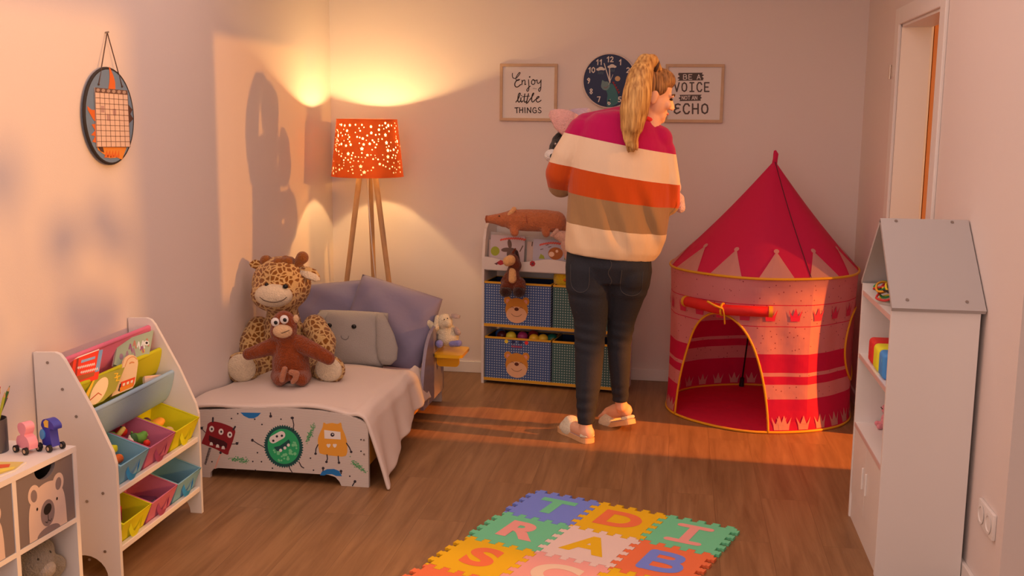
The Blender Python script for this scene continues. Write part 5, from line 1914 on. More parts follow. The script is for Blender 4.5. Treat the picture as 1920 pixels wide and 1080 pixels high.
fb_ = wave(.655, .715, .012, .012, 'rack_front')
rb_ = wave(.76, .845, .125, .010, 'rack_rear_front')
fl = MB()
for x, z in ((-.115, .70), (.28, .70)):
    for k in range(7):
        a = k * 2 * math.pi / 7
        fl.flat(oval(x + .010 * math.cos(a), z + .010 * math.sin(a), .0065, .0065, 0, 10), PF_, -.0014, 0)
    fl.flat(oval(x, z, .006, .006, 0, 10), PF_, -.0010, 1)
fl.flat([(-.33, .692), (-.30, .712), (-.28, .706), (-.265, .716), (-.27, .694), (-.30, .682)], PF_, -.0014, 0)
fl.flat([(-.338, .69), (-.315, .698), (-.32, .682)], PF_, -.0010, 1)
fl.build('flower_print', [mat('print_crimson', seen(158, 35, 40), .6), mat('print_dark', seen(85, 45, 50), .6)], fb_)


# gingham fabric bins
def check_material(name, base, dot):
    m = bpy.data.materials.new(name)
    m.use_nodes = True
    nt = m.node_tree
    N, L = nt.nodes, nt.links
    b = N['Principled BSDF']
    b.inputs['Roughness'].default_value = .9
    tc = N.new('ShaderNodeTexCoord')
    mp = N.new('ShaderNodeMapping')
    mp.inputs['Scale'].default_value = (70, 70, 70)
    L.new(tc.outputs['Object'], mp.inputs['Vector'])
    sp = N.new('ShaderNodeSeparateXYZ')
    L.new(mp.outputs[0], sp.inputs[0])
    fr = []
    for ax_ in ('X', 'Z'):
        f1 = N.new('ShaderNodeMath')
        f1.operation = 'FRACT'
        L.new(sp.outputs[ax_], f1.inputs[0])
        f2 = N.new('ShaderNodeMath')
        f2.operation = 'COMPARE'
        f2.inputs[1].default_value = .5
        f2.inputs[2].default_value = .24
        L.new(f1.outputs[0], f2.inputs[0])
        fr.append(f2)
    mu = N.new('ShaderNodeMath')
    mu.operation = 'MULTIPLY'
    L.new(fr[0].outputs[0], mu.inputs[0])
    L.new(fr[1].outputs[0], mu.inputs[1])
    mx = N.new('ShaderNodeMixRGB')
    mx.inputs[1].default_value = lin(base)
    mx.inputs[2].default_value = lin(dot)
    L.new(mu.outputs[0], mx.inputs[0])
    L.new(mx.outputs[0], b.inputs['Base Color'])
    return m


m_cb = check_material('gingham_blue', seen(52, 68, 104), seen(150, 140, 140))
m_cg = check_material('gingham_green', seen(48, 74, 68), seen(140, 135, 120))
m_lin = mat('bin_lining_navy', seen(22, 30, 52), .9)
m_bear = mat('bear_print_tan', seen(184, 108, 36), .8)
m_bear2 = mat('bear_print_cream', seen(202, 140, 100), .8)
m_bear3 = mat('bear_print_pink', seen(196, 118, 92), .8)
m_bnose = mat('bear_print_nose', seen(84, 34, 22), .8)
for (x0, z0, cm, label, face) in ((-.388, .031, m_cb, 'blue gingham bin with a bear face and coloured balls in the lower row', 1), (.006, .031, m_cg, 'green gingham bin in the lower row behind the woman', 0),
                                  (-.392, .345, m_cb, 'blue gingham bin with a bear face in the upper row under the brown horse plush', 1), (.006, .345, m_cg, 'green gingham bin in the upper row behind the woman', 0)):
    x1, z1 = x0 + .384, z0 + .242
    c_ = W((x0 + x1) / 2, .11, z0)
    b_ = thing('gingham_bin', label, 'bin', c_, UR, 'gingham bins of the storage unit')
    q = MB()
    for a in ((x0, x1, .002, .006), (x0, x1, .216, .220)):
        ubox(q, a[0], a[1], a[2], a[3], z0 + .001, z1, 0)
    ubox(q, x0, x0 + .004, .006, .216, z0 + .001, z1, 0)
    ubox(q, x1 - .004, x1, .006, .216, z0 + .001, z1, 0)
    ubox(q, x0 + .004, x1 - .004, .006, .216, z0 + .001, z0 + .005, 0)
    sh_ = q.build('bin_shell', cm, b_)
    li = MB()
    ubox(li, x0 + .004, x1 - .004, .0062, .0072, z0 + .005, z1 - .002)
    ubox(li, x0 + .004, x1 - .004, .2148, .2158, z0 + .005, z1 - .002)
    ubox(li, x0 + .0042, x0 + .0052, .0072, .2148, z0 + .005, z1 - .002)
    ubox(li, x1 - .0052, x1 - .0042, .0072, .2148, z0 + .005, z1 - .002)
    li.build('bin_lining', m_lin, b_)
    hm = MB()
    ubox(hm, x0 - .001, x1 + .001, .0005, .0065, z1 - .010, z1 + .001)
    ubox(hm, x0 - .001, x1 + .001, .2155, .2215, z1 - .010, z1 + .001)
    ubox(hm, x0 - .001, x0 + .005, .0065, .2155, z1 - .010, z1 + .001)
    ubox(hm, x1 - .005, x1 + .001, .0065, .2155, z1 - .010, z1 + .001)
    hm.build('bin_binding', m_uy, b_)
    if face:
        cx, cz = (x0 + x1) / 2 - .004, z0 + .088
        f = MB()
        dd = -.0018
        for sx in (-1, 1):
            f.flat(oval(cx + sx * .052, cz + .052, .022, .024, -sx * .3), PF_, dd + .0002, 0)
            f.flat(oval(cx + sx * .051, cz + .049, .011, .013, -sx * .3), PF_, dd + .0005, 2)
        f.flat(oval(cx, cz, .066, .070, 0, 32), PF_, dd + .0008, 0)
        f.flat(oval(cx, cz - .026, .060, .047, 0, 32), PF_, dd + .0011, 1)
        f.flat(oval(cx, cz + .006, .013, .010), PF_, dd + .0014, 3)
        f.ribbon(curve([(cx - .03, cz - .022), (cx - .012, cz - .034), (cx + .012, cz - .034), (cx + .03, cz - .022)], 4), .0022, PF_, dd + .0014, 3)
        for sx in (-1, 1):
            f.ribbon(curve([(cx + sx * .026 - .009, cz + .012), (cx + sx * .026, cz + .018), (cx + sx * .026 + .009, cz + .012)], 3), .0022, PF_, dd + .0014, 3)
        f.build('bear_face', [m_bear, m_bear2, m_bear3, m_bnose], sh_)
        if z0 < .1:
            e = MB()
            for k, (u, m_) in enumerate(((-.062, 0), (-.022, 1), (.020, 1), (.056, 2))):
                e.flat(oval(cx + u, z1 - .022, .011, .011, 0, 14), PF_, dd + .0003, m_)
            for k in range(5):
                e.flat(roundrect(cx - .032 + k * .013, z1 - .054, cx - .022 + k * .013, z1 - .042, .002), PF_, dd + .0003, 3)
            e.build('letter_print', [mat('pr_yellow', seen(215, 165, 40)), mat('pr_navy', seen(35, 38, 70)), mat('pr_red', seen(205, 40, 35)), mat('pr_crimson2', seen(150, 50, 60))], sh_)
# balls in the lower left bin
for k, (u, y, z, c, nm) in enumerate(((-.315, .09, .262, (70, 16, 22), 'dark red'), (-.255, .07, .266, (205, 165, 40), 'yellow'), (-.19, .08, .268, (150, 40, 80), 'magenta'), (-.115, .055, .263, (200, 140, 30), 'orange yellow'), (-.068, .075, .262, (205, 150, 40), 'golden'), (-.022, .10, .262, (20, 82, 66), 'green'), (-.345, .16, .258, (60, 90, 140), 'blue'), (-.15, .16, .262, (160, 40, 40), 'red'))):
    p = W(u, y, z)
    o = MB().ball(p, .031, n=24, k=14).build('play_ball', mat('ball_' + nm.replace(' ', '_'), seen(*c), .35), None, smooth=True)
    tag(o, nm + ' plastic play ball in the lower blue gingham bin', 'ball', 'balls in the gingham bin')
q = MB()
c = W(.045, .09, .612)
t2 = thing('plush_toy', 'round yellow plush peeking out of the upper green gingham bin', 'plush toy', c)
MB().ball(c, (.062, .055, .072)).build('body', plush('duck_yellow', seen(225, 150, 20)), t2, smooth=True)
MB().ball(c + Vector((.02, -.05, .0)), (.022, .012, .010)).build('beak', mat('beak_orange', seen(200, 90, 20)), t2, smooth=True)


# books on the rack
def rackbook(label, x0, x1, z0, z1, y, cover, draw, mats, lean=.02):
    P = lambda u, v, d=0.0: W(u, y + (v - z0) * lean / .15 - d, v)
    b_ = thing('book', label, 'book', W((x0 + x1) / 2, y, z0), UR, 'picture books on the rack')
    bo = MB().prism([(x0, z0), (x1, z0), (x1, z1), (x0, z1)], P, -.006, 0).build('cover', cover, b_)
    MB().prism([(x0 + .002, z0 + .002), (x1 - .002, z0 + .002), (x1 - .002, z1 - .002), (x0 + .002, z1 - .002)], P, -.012, -.006).build('pages', m_paper, b_)
    if draw:
        f = MB()
        draw(f, P)
        f.build('cover_picture', mats, bo)


m_c1 = mat('cover_grey_blue', seen(176, 142, 134), .5)
m_c2 = mat('cover_grey', seen(160, 136, 136), .5)
m_c3 = mat('cover_pale', seen(188, 142, 120), .5)
bm_ = [mat('pr_title_red', seen(190, 70, 55)), mat('pr_leaf', seen(140, 130, 35)), mat('pr_brown', seen(92, 62, 52)), mat('pr_bear', seen(150, 72, 25)), mat('pr_cream', seen(210, 150, 115)), mat('pr_green', seen(90, 105, 40))]


def bk1(f, P):
    for k in range(11):
        u = -.315 + k * .0135
        f.ribbon([(u, .828 - abs(k - 6) ** 2 * .0003), (u + .007, .832 - abs(k - 6) ** 2 * .0003)], .010, P, .0004, 0)
    f.flat(oval(-.345, .755, .026, .026), P, .0004, 1)
    f.flat(oval(-.28, .765, .030, .012, .1), P, .0005, 2)
    f.flat(oval(-.262, .798, .012, .026, .2), P, .0006, 2)
    f.flat(oval(-.235, .762, .028, .012, -.4), P, .0007, 2)
    f.flat(oval(-.262, .744, .014, .03), P, .0008, 2)
    f.ribbon([(-.20, .76), (-.185, .79)], .006, P, .0005, 2)


def bk2(f, P):
    for k in range(12):
        u = -.085 + k * .0135
        f.ribbon([(u, .812 - abs(k - 5.5) ** 2 * .0004), (u + .007, .816 - abs(k - 5.5) ** 2 * .0004)], .010, P, .0004, 0)
    f.flat(oval(.005, .757, .042, .034), P, .0004, 3)
    f.flat(oval(-.018, .752, .016, .014), P, .0007, 4)
    f.flat(oval(.012, .770, .008, .008), P, .0007, 4)
    f.flat([(.055, .725), (.06, .78), (.07, .76), (.078, .785), (.085, .735)], P, .0005, 5)
    f.flat([(-.09, .725), (-.08, .752), (-.062, .742), (-.055, .725)], P, .0005, 1)
    for x, z in ((-.075, .775), (-.045, .80), (.045, .79), (-.03, .79)):
        f.ribbon([(x - .007, z), (x + .007, z + .004)], .004, P, .0005, 2)


rackbook('picture book with a brown animal on its cover, left on the front rack', -.375, -.175, .665, .845, .030, m_c1, bk1, bm_)
rackbook('picture book with an orange bear on its cover, right on the front rack', -.125, .095, .665, .832, .030, m_c2, bk2, bm_)
rackbook('pale book behind the brown animal book, at the left end of the rack', -.392, -.25, .665, .815, .058, m_c3, None, None)
rackbook('pale book behind the orange bear book, in the middle of the rack', -.168, -.05, .665, .812, .058, m_c3, lambda f, P: f.ribbon([(-.14, .79), (-.138, .81)], .006, P, .0004, 2), bm_)

# brown boar plush lying on top
m_boar = plush('boar_brown', seen(168, 88, 52), 120, 1.0)
YB_ = 5.83
t = thing('boar_plush', 'long brown pig plush lying on top of the storage unit', 'plush toy', (-.82, 5.84, .875))
A = lambda px, py, dy=0.0: at(px, py, YB_ + dy)
q = MB()
q.chain([A(962, 412), A(990, 413), A(1022, 414), A(1042, 416)], [.058, .062, .062, .060])
q.chain([A(962, 410), A(945, 412), A(930, 411), A(916, 411)], [.050, .042, .030, .022])
q.chain([A(963, 425, -.03), A(965, 436, -.05)], [.026, .024])
q.chain([A(1022, 425, -.03), A(1024, 438, -.05)], [.028, .022])
q.chain([A(1045, 415), A(1058, 428)], [.022, .018])
q.voxel(.006, 4).build('body', m_boar, t, smooth=True)
q = MB()
q.cyl(A(914, 411), A(911, 411), .022, .020, 16)
q.build('snout', plush('boar_snout', seen(150, 66, 36)), t, smooth=True)
MB().caps(A(955, 402, -.035), .012, A(964, 392, -.04), .014).voxel(.004, 3).build('ear', plush('boar_ear', seen(214, 140, 90)), t, smooth=True)
MB().ball(A(936, 405, -.036), .004).build('eye', m_eye, t, smooth=True)
MB().tube([A(986 + .5 * k, 402 + 3.2 * k, -.062 + .0015 * (k - 3.5) ** 2) for k in range(8)], .003, 6).build('saddle_seam', plush('boar_snout', (0, 0, 0)), t, smooth=True)

# dark brown horse plush hanging over the rack
m_hb = plush('horse_brown', seen(92, 34, 14), 130, 1.0)
m_hd = plush('horse_dark', seen(48, 20, 14))
m_hc = plush('horse_cream', seen(206, 142, 86))
YB_ = 5.745
t = thing('horse_plush', 'dark brown horse plush with a cream muzzle sitting at the rack edge, legs dangling', 'plush toy', (-.87, 5.75, .66))
q = MB()
q.caps(A(961, 487), .036, A(966, 498), .036)
q.caps(A(962, 508), .034, A(962, 530), .045)
q.chain([A(952, 532, -.005), A(949, 540, -.025)], [.034, .034])
q.chain([A(974, 532, -.005), A(974, 540, -.025)], [.036, .036])
q.chain([A(956, 512), A(945, 528)], [.022, .020])
q.voxel(.005, 4).build('body', m_hb, t, smooth=True)
MB().caps(A(957, 488, -.03), .030, A(952, 490, -.04), .028).voxel(.005, 4).build('muzzle', m_hc, t, smooth=True)
MB().caps(A(961, 508, -.022), .020, A(961, 524, -.034), .023).voxel(.004, 3).build('belly', m_hc, t, smooth=True)
for px in (948, 973):
    MB().ball(A(px, 547, -.045), (.034, .03, .030)).build('hoof', m_hd, t, smooth=True)
MB().chain([A(968, 472), A(970, 484, .01), A(973, 500, .01)], [.010, .014, .012]).voxel(.004, 3).build('mane', m_hd, t, smooth=True)
MB().caps(A(962, 474), .010, A(966, 467), .006).voxel(.003, 3).build('ear', m_hb, t, smooth=True)
# pale plush beside the boar, mostly behind the woman
YB_ = 5.80
t = thing('plush_toy', 'pale cream plush on the rack between the boar and the woman', 'plush toy', (-.62, 5.80, .86))
q = MB()
q.caps(A(1044, 440), .026, A(1062, 446), .04).caps(A(1034, 442, -.02), .010, A(1044, 432, -.02), .012).caps(A(1064, 460, -.01), .038, A(1068, 480, -.01), .03)
q.voxel(.005, 4).build('body', plush('cream_plush', seen(200, 140, 115)), t, smooth=True)
# ---------------------------------------------------------------- pink castle play tent
def tent_fabric(name, col, dots=None, tr=.40):
    m = bpy.data.materials.new(name)
    m.use_nodes = True
    nt = m.node_tree
    N, L = nt.nodes, nt.links
    b = N['Principled BSDF']
    b.inputs['Base Color'].default_value = lin(col)
    b.inputs['Roughness'].default_value = .55
    b.inputs['Specular IOR Level'].default_value = .25
    tl = N.new('ShaderNodeBsdfTranslucent')
    tl.inputs['Color'].default_value = lin(col)
    if dots:
        tc = N.new('ShaderNodeTexCoord')
        vo = N.new('ShaderNodeTexVoronoi')
        vo.inputs['Scale'].default_value = 42
        L.new(tc.outputs['Object'], vo.inputs['Vector'])
        rp = N.new('ShaderNodeValToRGB')
        rp.color_ramp.interpolation = 'CONSTANT'
        rp.color_ramp.elements[0].color = lin(dots)
        rp.color_ramp.elements[1].position = .13
        rp.color_ramp.elements[1].color = lin(col)
        L.new(vo.outputs['Distance'], rp.inputs[0])
        L.new(rp.outputs[0], b.inputs['Base Color'])
        L.new(rp.outputs[0], tl.inputs['Color'])
    tc2 = N.new('ShaderNodeTexCoord')
    ns = N.new('ShaderNodeTexNoise')
    ns.inputs['Scale'].default_value = 9
    L.new(tc2.outputs['Object'], ns.inputs['Vector'])
    bp = N.new('ShaderNodeBump')
    bp.inputs['Strength'].default_value = .25
    bp.inputs['Distance'].default_value = .03
    L.new(ns.outputs['Fac'], bp.inputs['Height'])
    L.new(bp.outputs['Normal'], b.inputs['Normal'])
    ms = N.new('ShaderNodeMixShader')
    ms.inputs[0].default_value = tr
    L.new(b.outputs[0], ms.inputs[1])
    L.new(tl.outputs[0], ms.inputs[2])
    L.new(ms.outputs[0], N['Material Output'].inputs['Surface'])
    return m


m_tred = tent_fabric('tent_red', (0.68, 0.014, 0.11))
m_troof = tent_fabric('tent_roof', (0.76, 0.026, 0.13))
m_tpink = tent_fabric('tent_pink', (0.80, 0.36, 0.40), (0.40, 0.09, 0.13))
m_tpale = tent_fabric('tent_pale', (0.76, 0.40, 0.38))
m_tyel = mat('tent_yellow', (0.72, 0.36, 0.012), .5)
m_tfloor = tent_fabric('tent_floor', (0.66, 0.02, 0.07), None, 0.0)
CX, CY, R0, R1, ZR, ZA = .450, 5.602, .474, .474, .755, 1.285
tent = thing('play_tent', 'pink castle play tent with a pointed red roof and arched door by the back wall', 'play tent', (CX, CY, 0))


def rad(z):
    return R0 + (R1 - R0) * (z / ZR) - .012 * math.sin(math.pi * z / ZR)


def wob(th):
    return 1 + .012 * math.cos(6 * th + .8)


def TW(th, z, d=0.0):
    """point on the tent wall; th = 0 faces the viewer, positive to the right"""
    r = rad(z) * wob(th) * (1 - .055 * (math.sin(4 * abs(th - .46)) if abs(th - .46) < math.pi / 4 else 0) * max(0, math.sin(math.pi * min(1, max(0, z / ZR)))) ** .6) * (1 + .006 * math.sin(17 * th + 5 * z) * math.sin(math.pi * z / ZR)) + d
    return Vector((CX + r * math.sin(th), CY - r * math.cos(th), z))


TH0, THW, DH = -.52, .565, .565


def door_h(th):
    s_ = abs((th - TH0) / THW)
    return 0.0 if s_ >= 1 else DH * (1 - s_ ** 2.3) ** .62


bands = [(0.0, .165, 0), (.165, .236, 1), (.236, .276, 0), (.276, .294, 1), (.294, .385, 0), (.385, .519, 1), (.519, .523, 2), (.523, .624, 1), (.624, .628, 2), (.628, ZR, 1)]
wm = MB()
NTH = 220
ths = [-math.pi + 2 * math.pi * i / NTH for i in range(NTH)]
for e_ in (TH0 - THW, TH0 + THW):
    ths.append(e_)
ths = sorted(ths)
ths.append(ths[0] + 2 * math.pi)
nz = 3
for i in range(len(ths) - 1):
    a, b_ = ths[i], ths[i + 1]
    ha, hb_ = door_h(a), door_h(b_)
    for (z0, z1, mi) in bands:
        for k in range(nz if z1 - z0 > .03 else 1):
            n_ = nz if z1 - z0 > .03 else 1
            q0, q1 = z0 + (z1 - z0) * k / n_, z0 + (z1 - z0) * (k + 1) / n_
            if q1 <= max(ha, hb_) and q1 <= min(ha, hb_) + 1e-6:
                continue
            p = [TW(a, max(q0, ha)), TW(b_, max(q0, hb_)), TW(b_, max(q1, hb_)), TW(a, max(q1, ha))]
            if q1 <= ha and q1 <= hb_:
                continue
            if q1 <= ha:
                wm.add(p[:3], [(0, 1, 2)], mi)
            elif q1 <= hb_:
                wm.add([p[0], p[1], p[3]], [(0, 1, 2)], mi)
            else:
                wm.add(p, [(0, 1, 2, 3)], mi)
wall_o = wm.build('wall_fabric', [m_tred, m_tpink, m_tred], tent, smooth=True)
MB().lathe([(0.0, .004), (R0 * .99, .004)], (CX, CY, 0), 60, caps=False).build('floor_fabric', m_tfloor, tent)
tb = lambda pts, r, closed=False: MB().tube(pts, r, 8, closed=closed)
tb([TW(2 * math.pi * i / 90, .007) for i in range(90)], .0065, True).build('base_piping', m_tyel, tent, smooth=True)
tb([TW(2 * math.pi * i / 90, ZR, .003) for i in range(90)], .0065, True).build('rim_piping', m_tyel, tent, smooth=True)
dp = [TW(TH0 + THW * s_, door_h(TH0 + THW * s_) * .999 + .004, .002) for s_ in [math.sin(math.pi / 2 * k / 24) for k in range(-24, 25)]]
tb(dp, .0055).build('door_piping', m_tyel, tent, smooth=True)
# roof
NR, NS = 96, 14


def TR(th, v, d=0.0):
    z = ZR + (ZA - ZR) * v
    r = (R1 * wob(th) * (1 - v) + .008 * v) - .012 * math.sin(math.pi * v) * (1 - .25 * math.cos(6 * th + .8)) + d
    return Vector((CX + .030 * v + r * math.sin(th), CY - r * math.cos(th), z + d * .5))


rf = MB()
rf.grid(lambda u, v: TR(u * 2 * math.pi, v), NR, NS)
roof_o = rf.build('roof_fabric', m_troof, tent, smooth=True)
for k in range(12):
    cr = MB()
    th = .06 + k * 2 * math.pi / 12
    n = 8
    rows = []
    for j in range(n + 1):
        v = .212 * j / n
        hw = .17 * (1 - j / n) / (1 - .2 * j / n) + .010
        rows.append([TR(th - hw, v, .0035), TR(th - hw / 3, v, .0045), TR(th + hw / 3, v, .0045), TR(th + hw, v, .0035)])
    for j in range(n):
        for c in range(3):
            cr.add([rows[j][c], rows[j][c + 1], rows[j + 1][c + 1], rows[j + 1][c]], [(0, 1, 2, 3)])
    cr.add([TR(th + .035 * math.cos(a), .222 + .018 * math.sin(a), .005) for a in [2 * math.pi * i / 14 for i in range(14)]], [tuple(range(14))])
    cr.build('roof_crown', m_tpale, roof_o)
MB().tube([TR(.42, v, .002) for v in [i / 24 for i in range(25)]], .0024, 5).build('roof_seam', mat('tent_seam', (0.12, 0.012, 0.03), .8), roof_o)
top = TR(0, 1.0)
fm = MB()
fm.loft([(Vector((CX + .03, CY, ZA - .02)), (.014, 0, 0), (0, .010, 0)), (Vector((CX + .034, CY, ZA + .015)), (.012, 0, 0), (0, .007, 0)), (Vector((CX + .036, CY, ZA + .042)), (.013, 0, 0), (0, .006, 0)), (Vector((CX + .030, CY, ZA + .060)), (.005, 0, .002), (0, .003, 0))], 14)
fm.build('roof_tip', m_troof, tent, smooth=True)
# crowns printed on the wall
def crown(mb, th, z, w_, h_, m, d=.0035, up=True):
    s_ = 1 / R0
    pts = [(-.36, 0), (.36, 0), (.40, .34), (.56, 1.0), (.30, .52), (.22, .46), (.06, .95), (0, 1.12), (-.06, .95), (-.22, .46), (-.30, .52), (-.56, 1.0), (-.40, .34)]
    mb.add([TW(th + p[0] * w_ * s_, z + p[1] * h_, d) for p in pts], [tuple(range(len(pts)))], m)


m_crred = mat('crown_red', (0.62, 0.015, 0.09), .6)
for k in range(24):
    cw = MB()
    th = -1.34 + k * 2 * math.pi / 24
    crown(cw, th + .05, .548, .062, .058, 0)
    cw.build('crown_print', m_crred, wall_o)
for k in range(30):
    th = -math.pi + k * 2 * math.pi / 30
    if TH0 - THW - .05 < th < TH0 + THW + .06:
        continue
    cw = MB()
    crown(cw, th, .018, .068, .062, 0)
    crown(cw, th, .020, .060, .055, 0, d=-.004)
    cw.build('crown_print', m_tpale, wall_o)
for th in (TH0 - THW - .09, TH0 - THW - .22, TH0 + THW + .11):
    cw = MB()
    crown(cw, th, .018, .068, .062, 0)
    cw.build('crown_print', m_tpale, wall_o)
# rolled-up door with its tie
p0, p1 = TW(-.93, .605, .022), TW(.02, .600, .030)
mid = TW(-.45, .598, .034)
pts = curve([p0, (p0 + mid) / 2 + Vector((-.012, -.012, .004)), mid, (mid + p1) / 2 + Vector((.006, -.012, 0)), p1], 6)
dr_ = MB().tube(pts, .026, 16).build('rolled_door', tent_fabric('tent_roll', (0.66, 0.02, 0.02), None, .05), tent, smooth=True)
for p, q_ in ((pts[0], pts[1]), (pts[-1], pts[-2])):
    dv_ = (p - q_).normalized()
    MB().tube([p - dv_ * .014, p + dv_ * .004], [.0275, .0275], 16).build('door_hem', m_tyel, dr_, smooth=True, sharp=40)
dvec = (pts[13] - pts[11]).normalized()
uv = dvec.cross(Vector((0, 0, 1))).normalized()
wv_ = dvec.cross(uv)
ring = [pts[12] + (uv * math.cos(a) + wv_ * math.sin(a)) * .028 for a in [2 * math.pi * i / 20 for i in range(20)]]
tie = MB().tube(ring, .006, 6, closed=True)
f_ = pts[12] + Vector((0, -.028, .008))
tie.tube(curve([f_, f_ + Vector((-.04, -.006, .016)), f_ + Vector((-.075, .0, .034))], 5), .006, 6)
tie.tube(curve([f_, f_ + Vector((.008, -.004, -.03)), f_ + Vector((.012, .004, -.075))], 5), .004, 6)
tie.build('tie_ribbon', m_tyel, tent, smooth=True)
# oval mesh window on the right and the pole inside
wc, wa, wb_ = 1.36, .30, .185
el = [(wc + wa * math.cos(a), .385 + wb_ * math.sin(a)) for a in [2 * math.pi * i / 48 for i in range(48)]]
tb([TW(a, z, .003) for a, z in el], .0055, True).build('window_piping', m_tyel, tent, smooth=True)
wn = MB()
N1 = 12
for j in range(N1):
    r0_, r1_ = j / N1, (j + 1) / N1
    for i in range(48):
        a0_, a1_ = 2 * math.pi * i / 48, 2 * math.pi * (i + 1) / 48
        q_ = [(wc + wa * r_ * math.cos(a), .385 + wb_ * r_ * math.sin(a)) for r_, a in ((r0_, a0_), (r1_, a0_), (r1_, a1_), (r0_, a1_))]
        wn.add([TW(a, z, .002) for a, z in q_], [(0, 1, 2, 3)])
wn.build('window_mesh', tent_fabric('tent_mesh', (0.55, 0.11, 0.14), None, .3), tent, smooth=True)
pole = MB().cyl((CX - .055, CY + .435, .015), (CX + .02, CY + .06, ZA - .06), .0045, n=10)
po = pole.build('pole', m_black, tent, smooth=True)
MB().cyl((CX - .055, CY + .435, .006), (CX - .053, CY + .428, .055), .014, .012, 12).build('pole_foot', m_black, po, smooth=True, sharp=40)
# ---------------------------------------------------------------- house plant at the window opening (outside the frame, its leaves shade the left wall)
pc_ = Vector((1.42, 2.68, 0))
t = thing('potted_plant', 'tall leafy plant in a white pot by the window opening', 'plant', pc_)
m_leaf = mat('leaf_green', (0.05, 0.13, 0.03), .5)
MB().lathe([(0, .001), (.12, .001), (.15, .32), (.14, .32), (.13, .28), (0, .28)], pc_, 24, caps=False).build('pot', m_white, t, smooth=True, sharp=40)
MB().tube(curve([pc_ + Vector((0, 0, .28)), pc_ + Vector((.02, .01, .8)), pc_ + Vector((-.01, -.01, 1.30))], 6), .014, 8).build('trunk', m_ash, t, smooth=True)
rnd = random.Random(17)
for i in range(14):
    a = i * 2.4
    b0 = pc_ + Vector((0, 0, .85 + .034 * i))
    e_ = b0 + Vector((.12 * math.cos(a), (.09 + .008 * i) * math.sin(a), .16 + .014 * i))
    dirv = Vector((.25 * math.cos(a), math.sin(a), .35 - .25 * (i % 3))).normalized()
    so2 = MB().tube(curve([b0, b0.lerp(e_, .5) + Vector((0, 0, .03)), e_], 5), .004, 6).build('stem', m_leaf, t, smooth=True)
    lw = MB()
    sd = dirv.cross(Vector((1, 0, .2))).normalized()
    L_ = .17 + .06 * rnd.random()
    lw.loft([(e_ + dirv * L_ * s_ - Vector((0, 0, .06 * s_ * s_)), sd * (.060 * math.sin(math.pi * min(1, s_ * .94 + .06)) ** .8 + .001), Vector((.002, 0, .001))) for s_ in [k / 9 for k in range(10)]], 12)
    lw.build('leaf', m_leaf, so2, smooth=True)
# ---------------------------------------------------------------- woman walking away with an armful of plush toys
m_skin = mat('skin', seen(214, 142, 108), 0.55, (300, 0.05))
m_hair = None


def hair_material(name, c0, c1):
    m = bpy.data.materials.new(name)
    m.use_nodes = True
    nt = m.node_tree
    N, L = nt.nodes, nt.links
    b = N['Principled BSDF']
    b.inputs['Roughness'].default_value = .5
    b.inputs['Specular IOR Level'].default_value = .3
    tc = N.new('ShaderNodeTexCoord')
    mp = N.new('ShaderNodeMapping')
    mp.inputs['Scale'].default_value = (70, 40, 5)
    L.new(tc.outputs['Object'], mp.inputs['Vector'])
    ns = N.new('ShaderNodeTexNoise')
    ns.inputs['Scale'].default_value = 1.5
    ns.inputs['Detail'].default_value = 3
    L.new(mp.outputs[0], ns.inputs['Vector'])
    rp = N.new('ShaderNodeValToRGB')
    rp.color_ramp.elements[0].position = .32
    rp.color_ramp.elements[0].color = lin(c0)
    rp.color_ramp.elements[1].position = .68
    rp.color_ramp.elements[1].color = lin(c1)
    L.new(ns.outputs['Fac'], rp.inputs[0])
    L.new(rp.outputs[0], b.inputs['Base Color'])
    bp = N.new('ShaderNodeBump')
    bp.inputs['Strength'].default_value = .5
    bp.inputs['Distance'].default_value = .01
    L.new(ns.outputs['Fac'], bp.inputs['Height'])
    L.new(bp.outputs['Normal'], b.inputs['Normal'])
    return m


m_hair = hair_material('blonde_hair', seen(124, 72, 32), seen(196, 138, 76))
m_hair_root = hair_material('blonde_hair_root', seen(70, 40, 22), seen(160, 104, 60))


def sweater_material():
    m = bpy.data.materials.new('striped_knit')
    m.use_nodes = True
    nt = m.node_tree
    N, L = nt.nodes, nt.links
    b = N['Principled BSDF']
    b.inputs['Roughness'].default_value = .95
    b.inputs['Sheen Weight'].default_value = .25
    b.inputs['Specular IOR Level'].default_value = .1
    at_ = N.new('ShaderNodeAttribute')
    at_.attribute_name = 'stripe'
    rp = N.new('ShaderNodeValToRGB')
    cr_ = rp.color_ramp
    cr_.interpolation = 'CONSTANT'
    cols = [(0.0, seen(206, 158, 118)), (.2, seen(146, 100, 62)), (.4, seen(176, 60, 14)), (.6, seen(206, 162, 128)), (.8, seen(160, 14, 62))]
    cr_.elements[0].color = lin(cols[0][1])
    cr_.elements[1].position, cr_.elements[1].color = cols[1][0], lin(cols[1][1])
    for p_, c_ in cols[2:]:
        e = cr_.elements.new(p_)
        e.color = lin(c_)
    L.new(at_.outputs['Fac'], rp.inputs[0])
    L.new(rp.outputs[0], b.inputs['Base Color'])
    tc = N.new('ShaderNodeTexCoord')
    wv = N.new('ShaderNodeTexWave')
    wv.inputs['Scale'].default_value = 90
    wv.inputs['Distortion'].default_value = 1.5
    L.new(tc.outputs['Object'], wv.inputs['Vector'])
    bp = N.new('ShaderNodeBump')
    bp.inputs['Strength'].default_value = .25
    bp.inputs['Distance'].default_value = .004
    L.new(wv.outputs['Fac'], bp.inputs['Height'])
    L.new(bp.outputs['Normal'], b.inputs['Normal'])
    return m


m_sweat = sweater_material()
m_jean = mat('dark_denim', (0.024, 0.030, 0.044), .85, (350, .25), var=.25)
WY = 4.90
wo = thing('woman', 'woman with a blonde ponytail in a wide striped sweater and dark jeans carrying plush toys', 'person', (-.36, 4.88, 0))


def A(px, py, dy=0.0):
    return at(px, py, WY + dy)


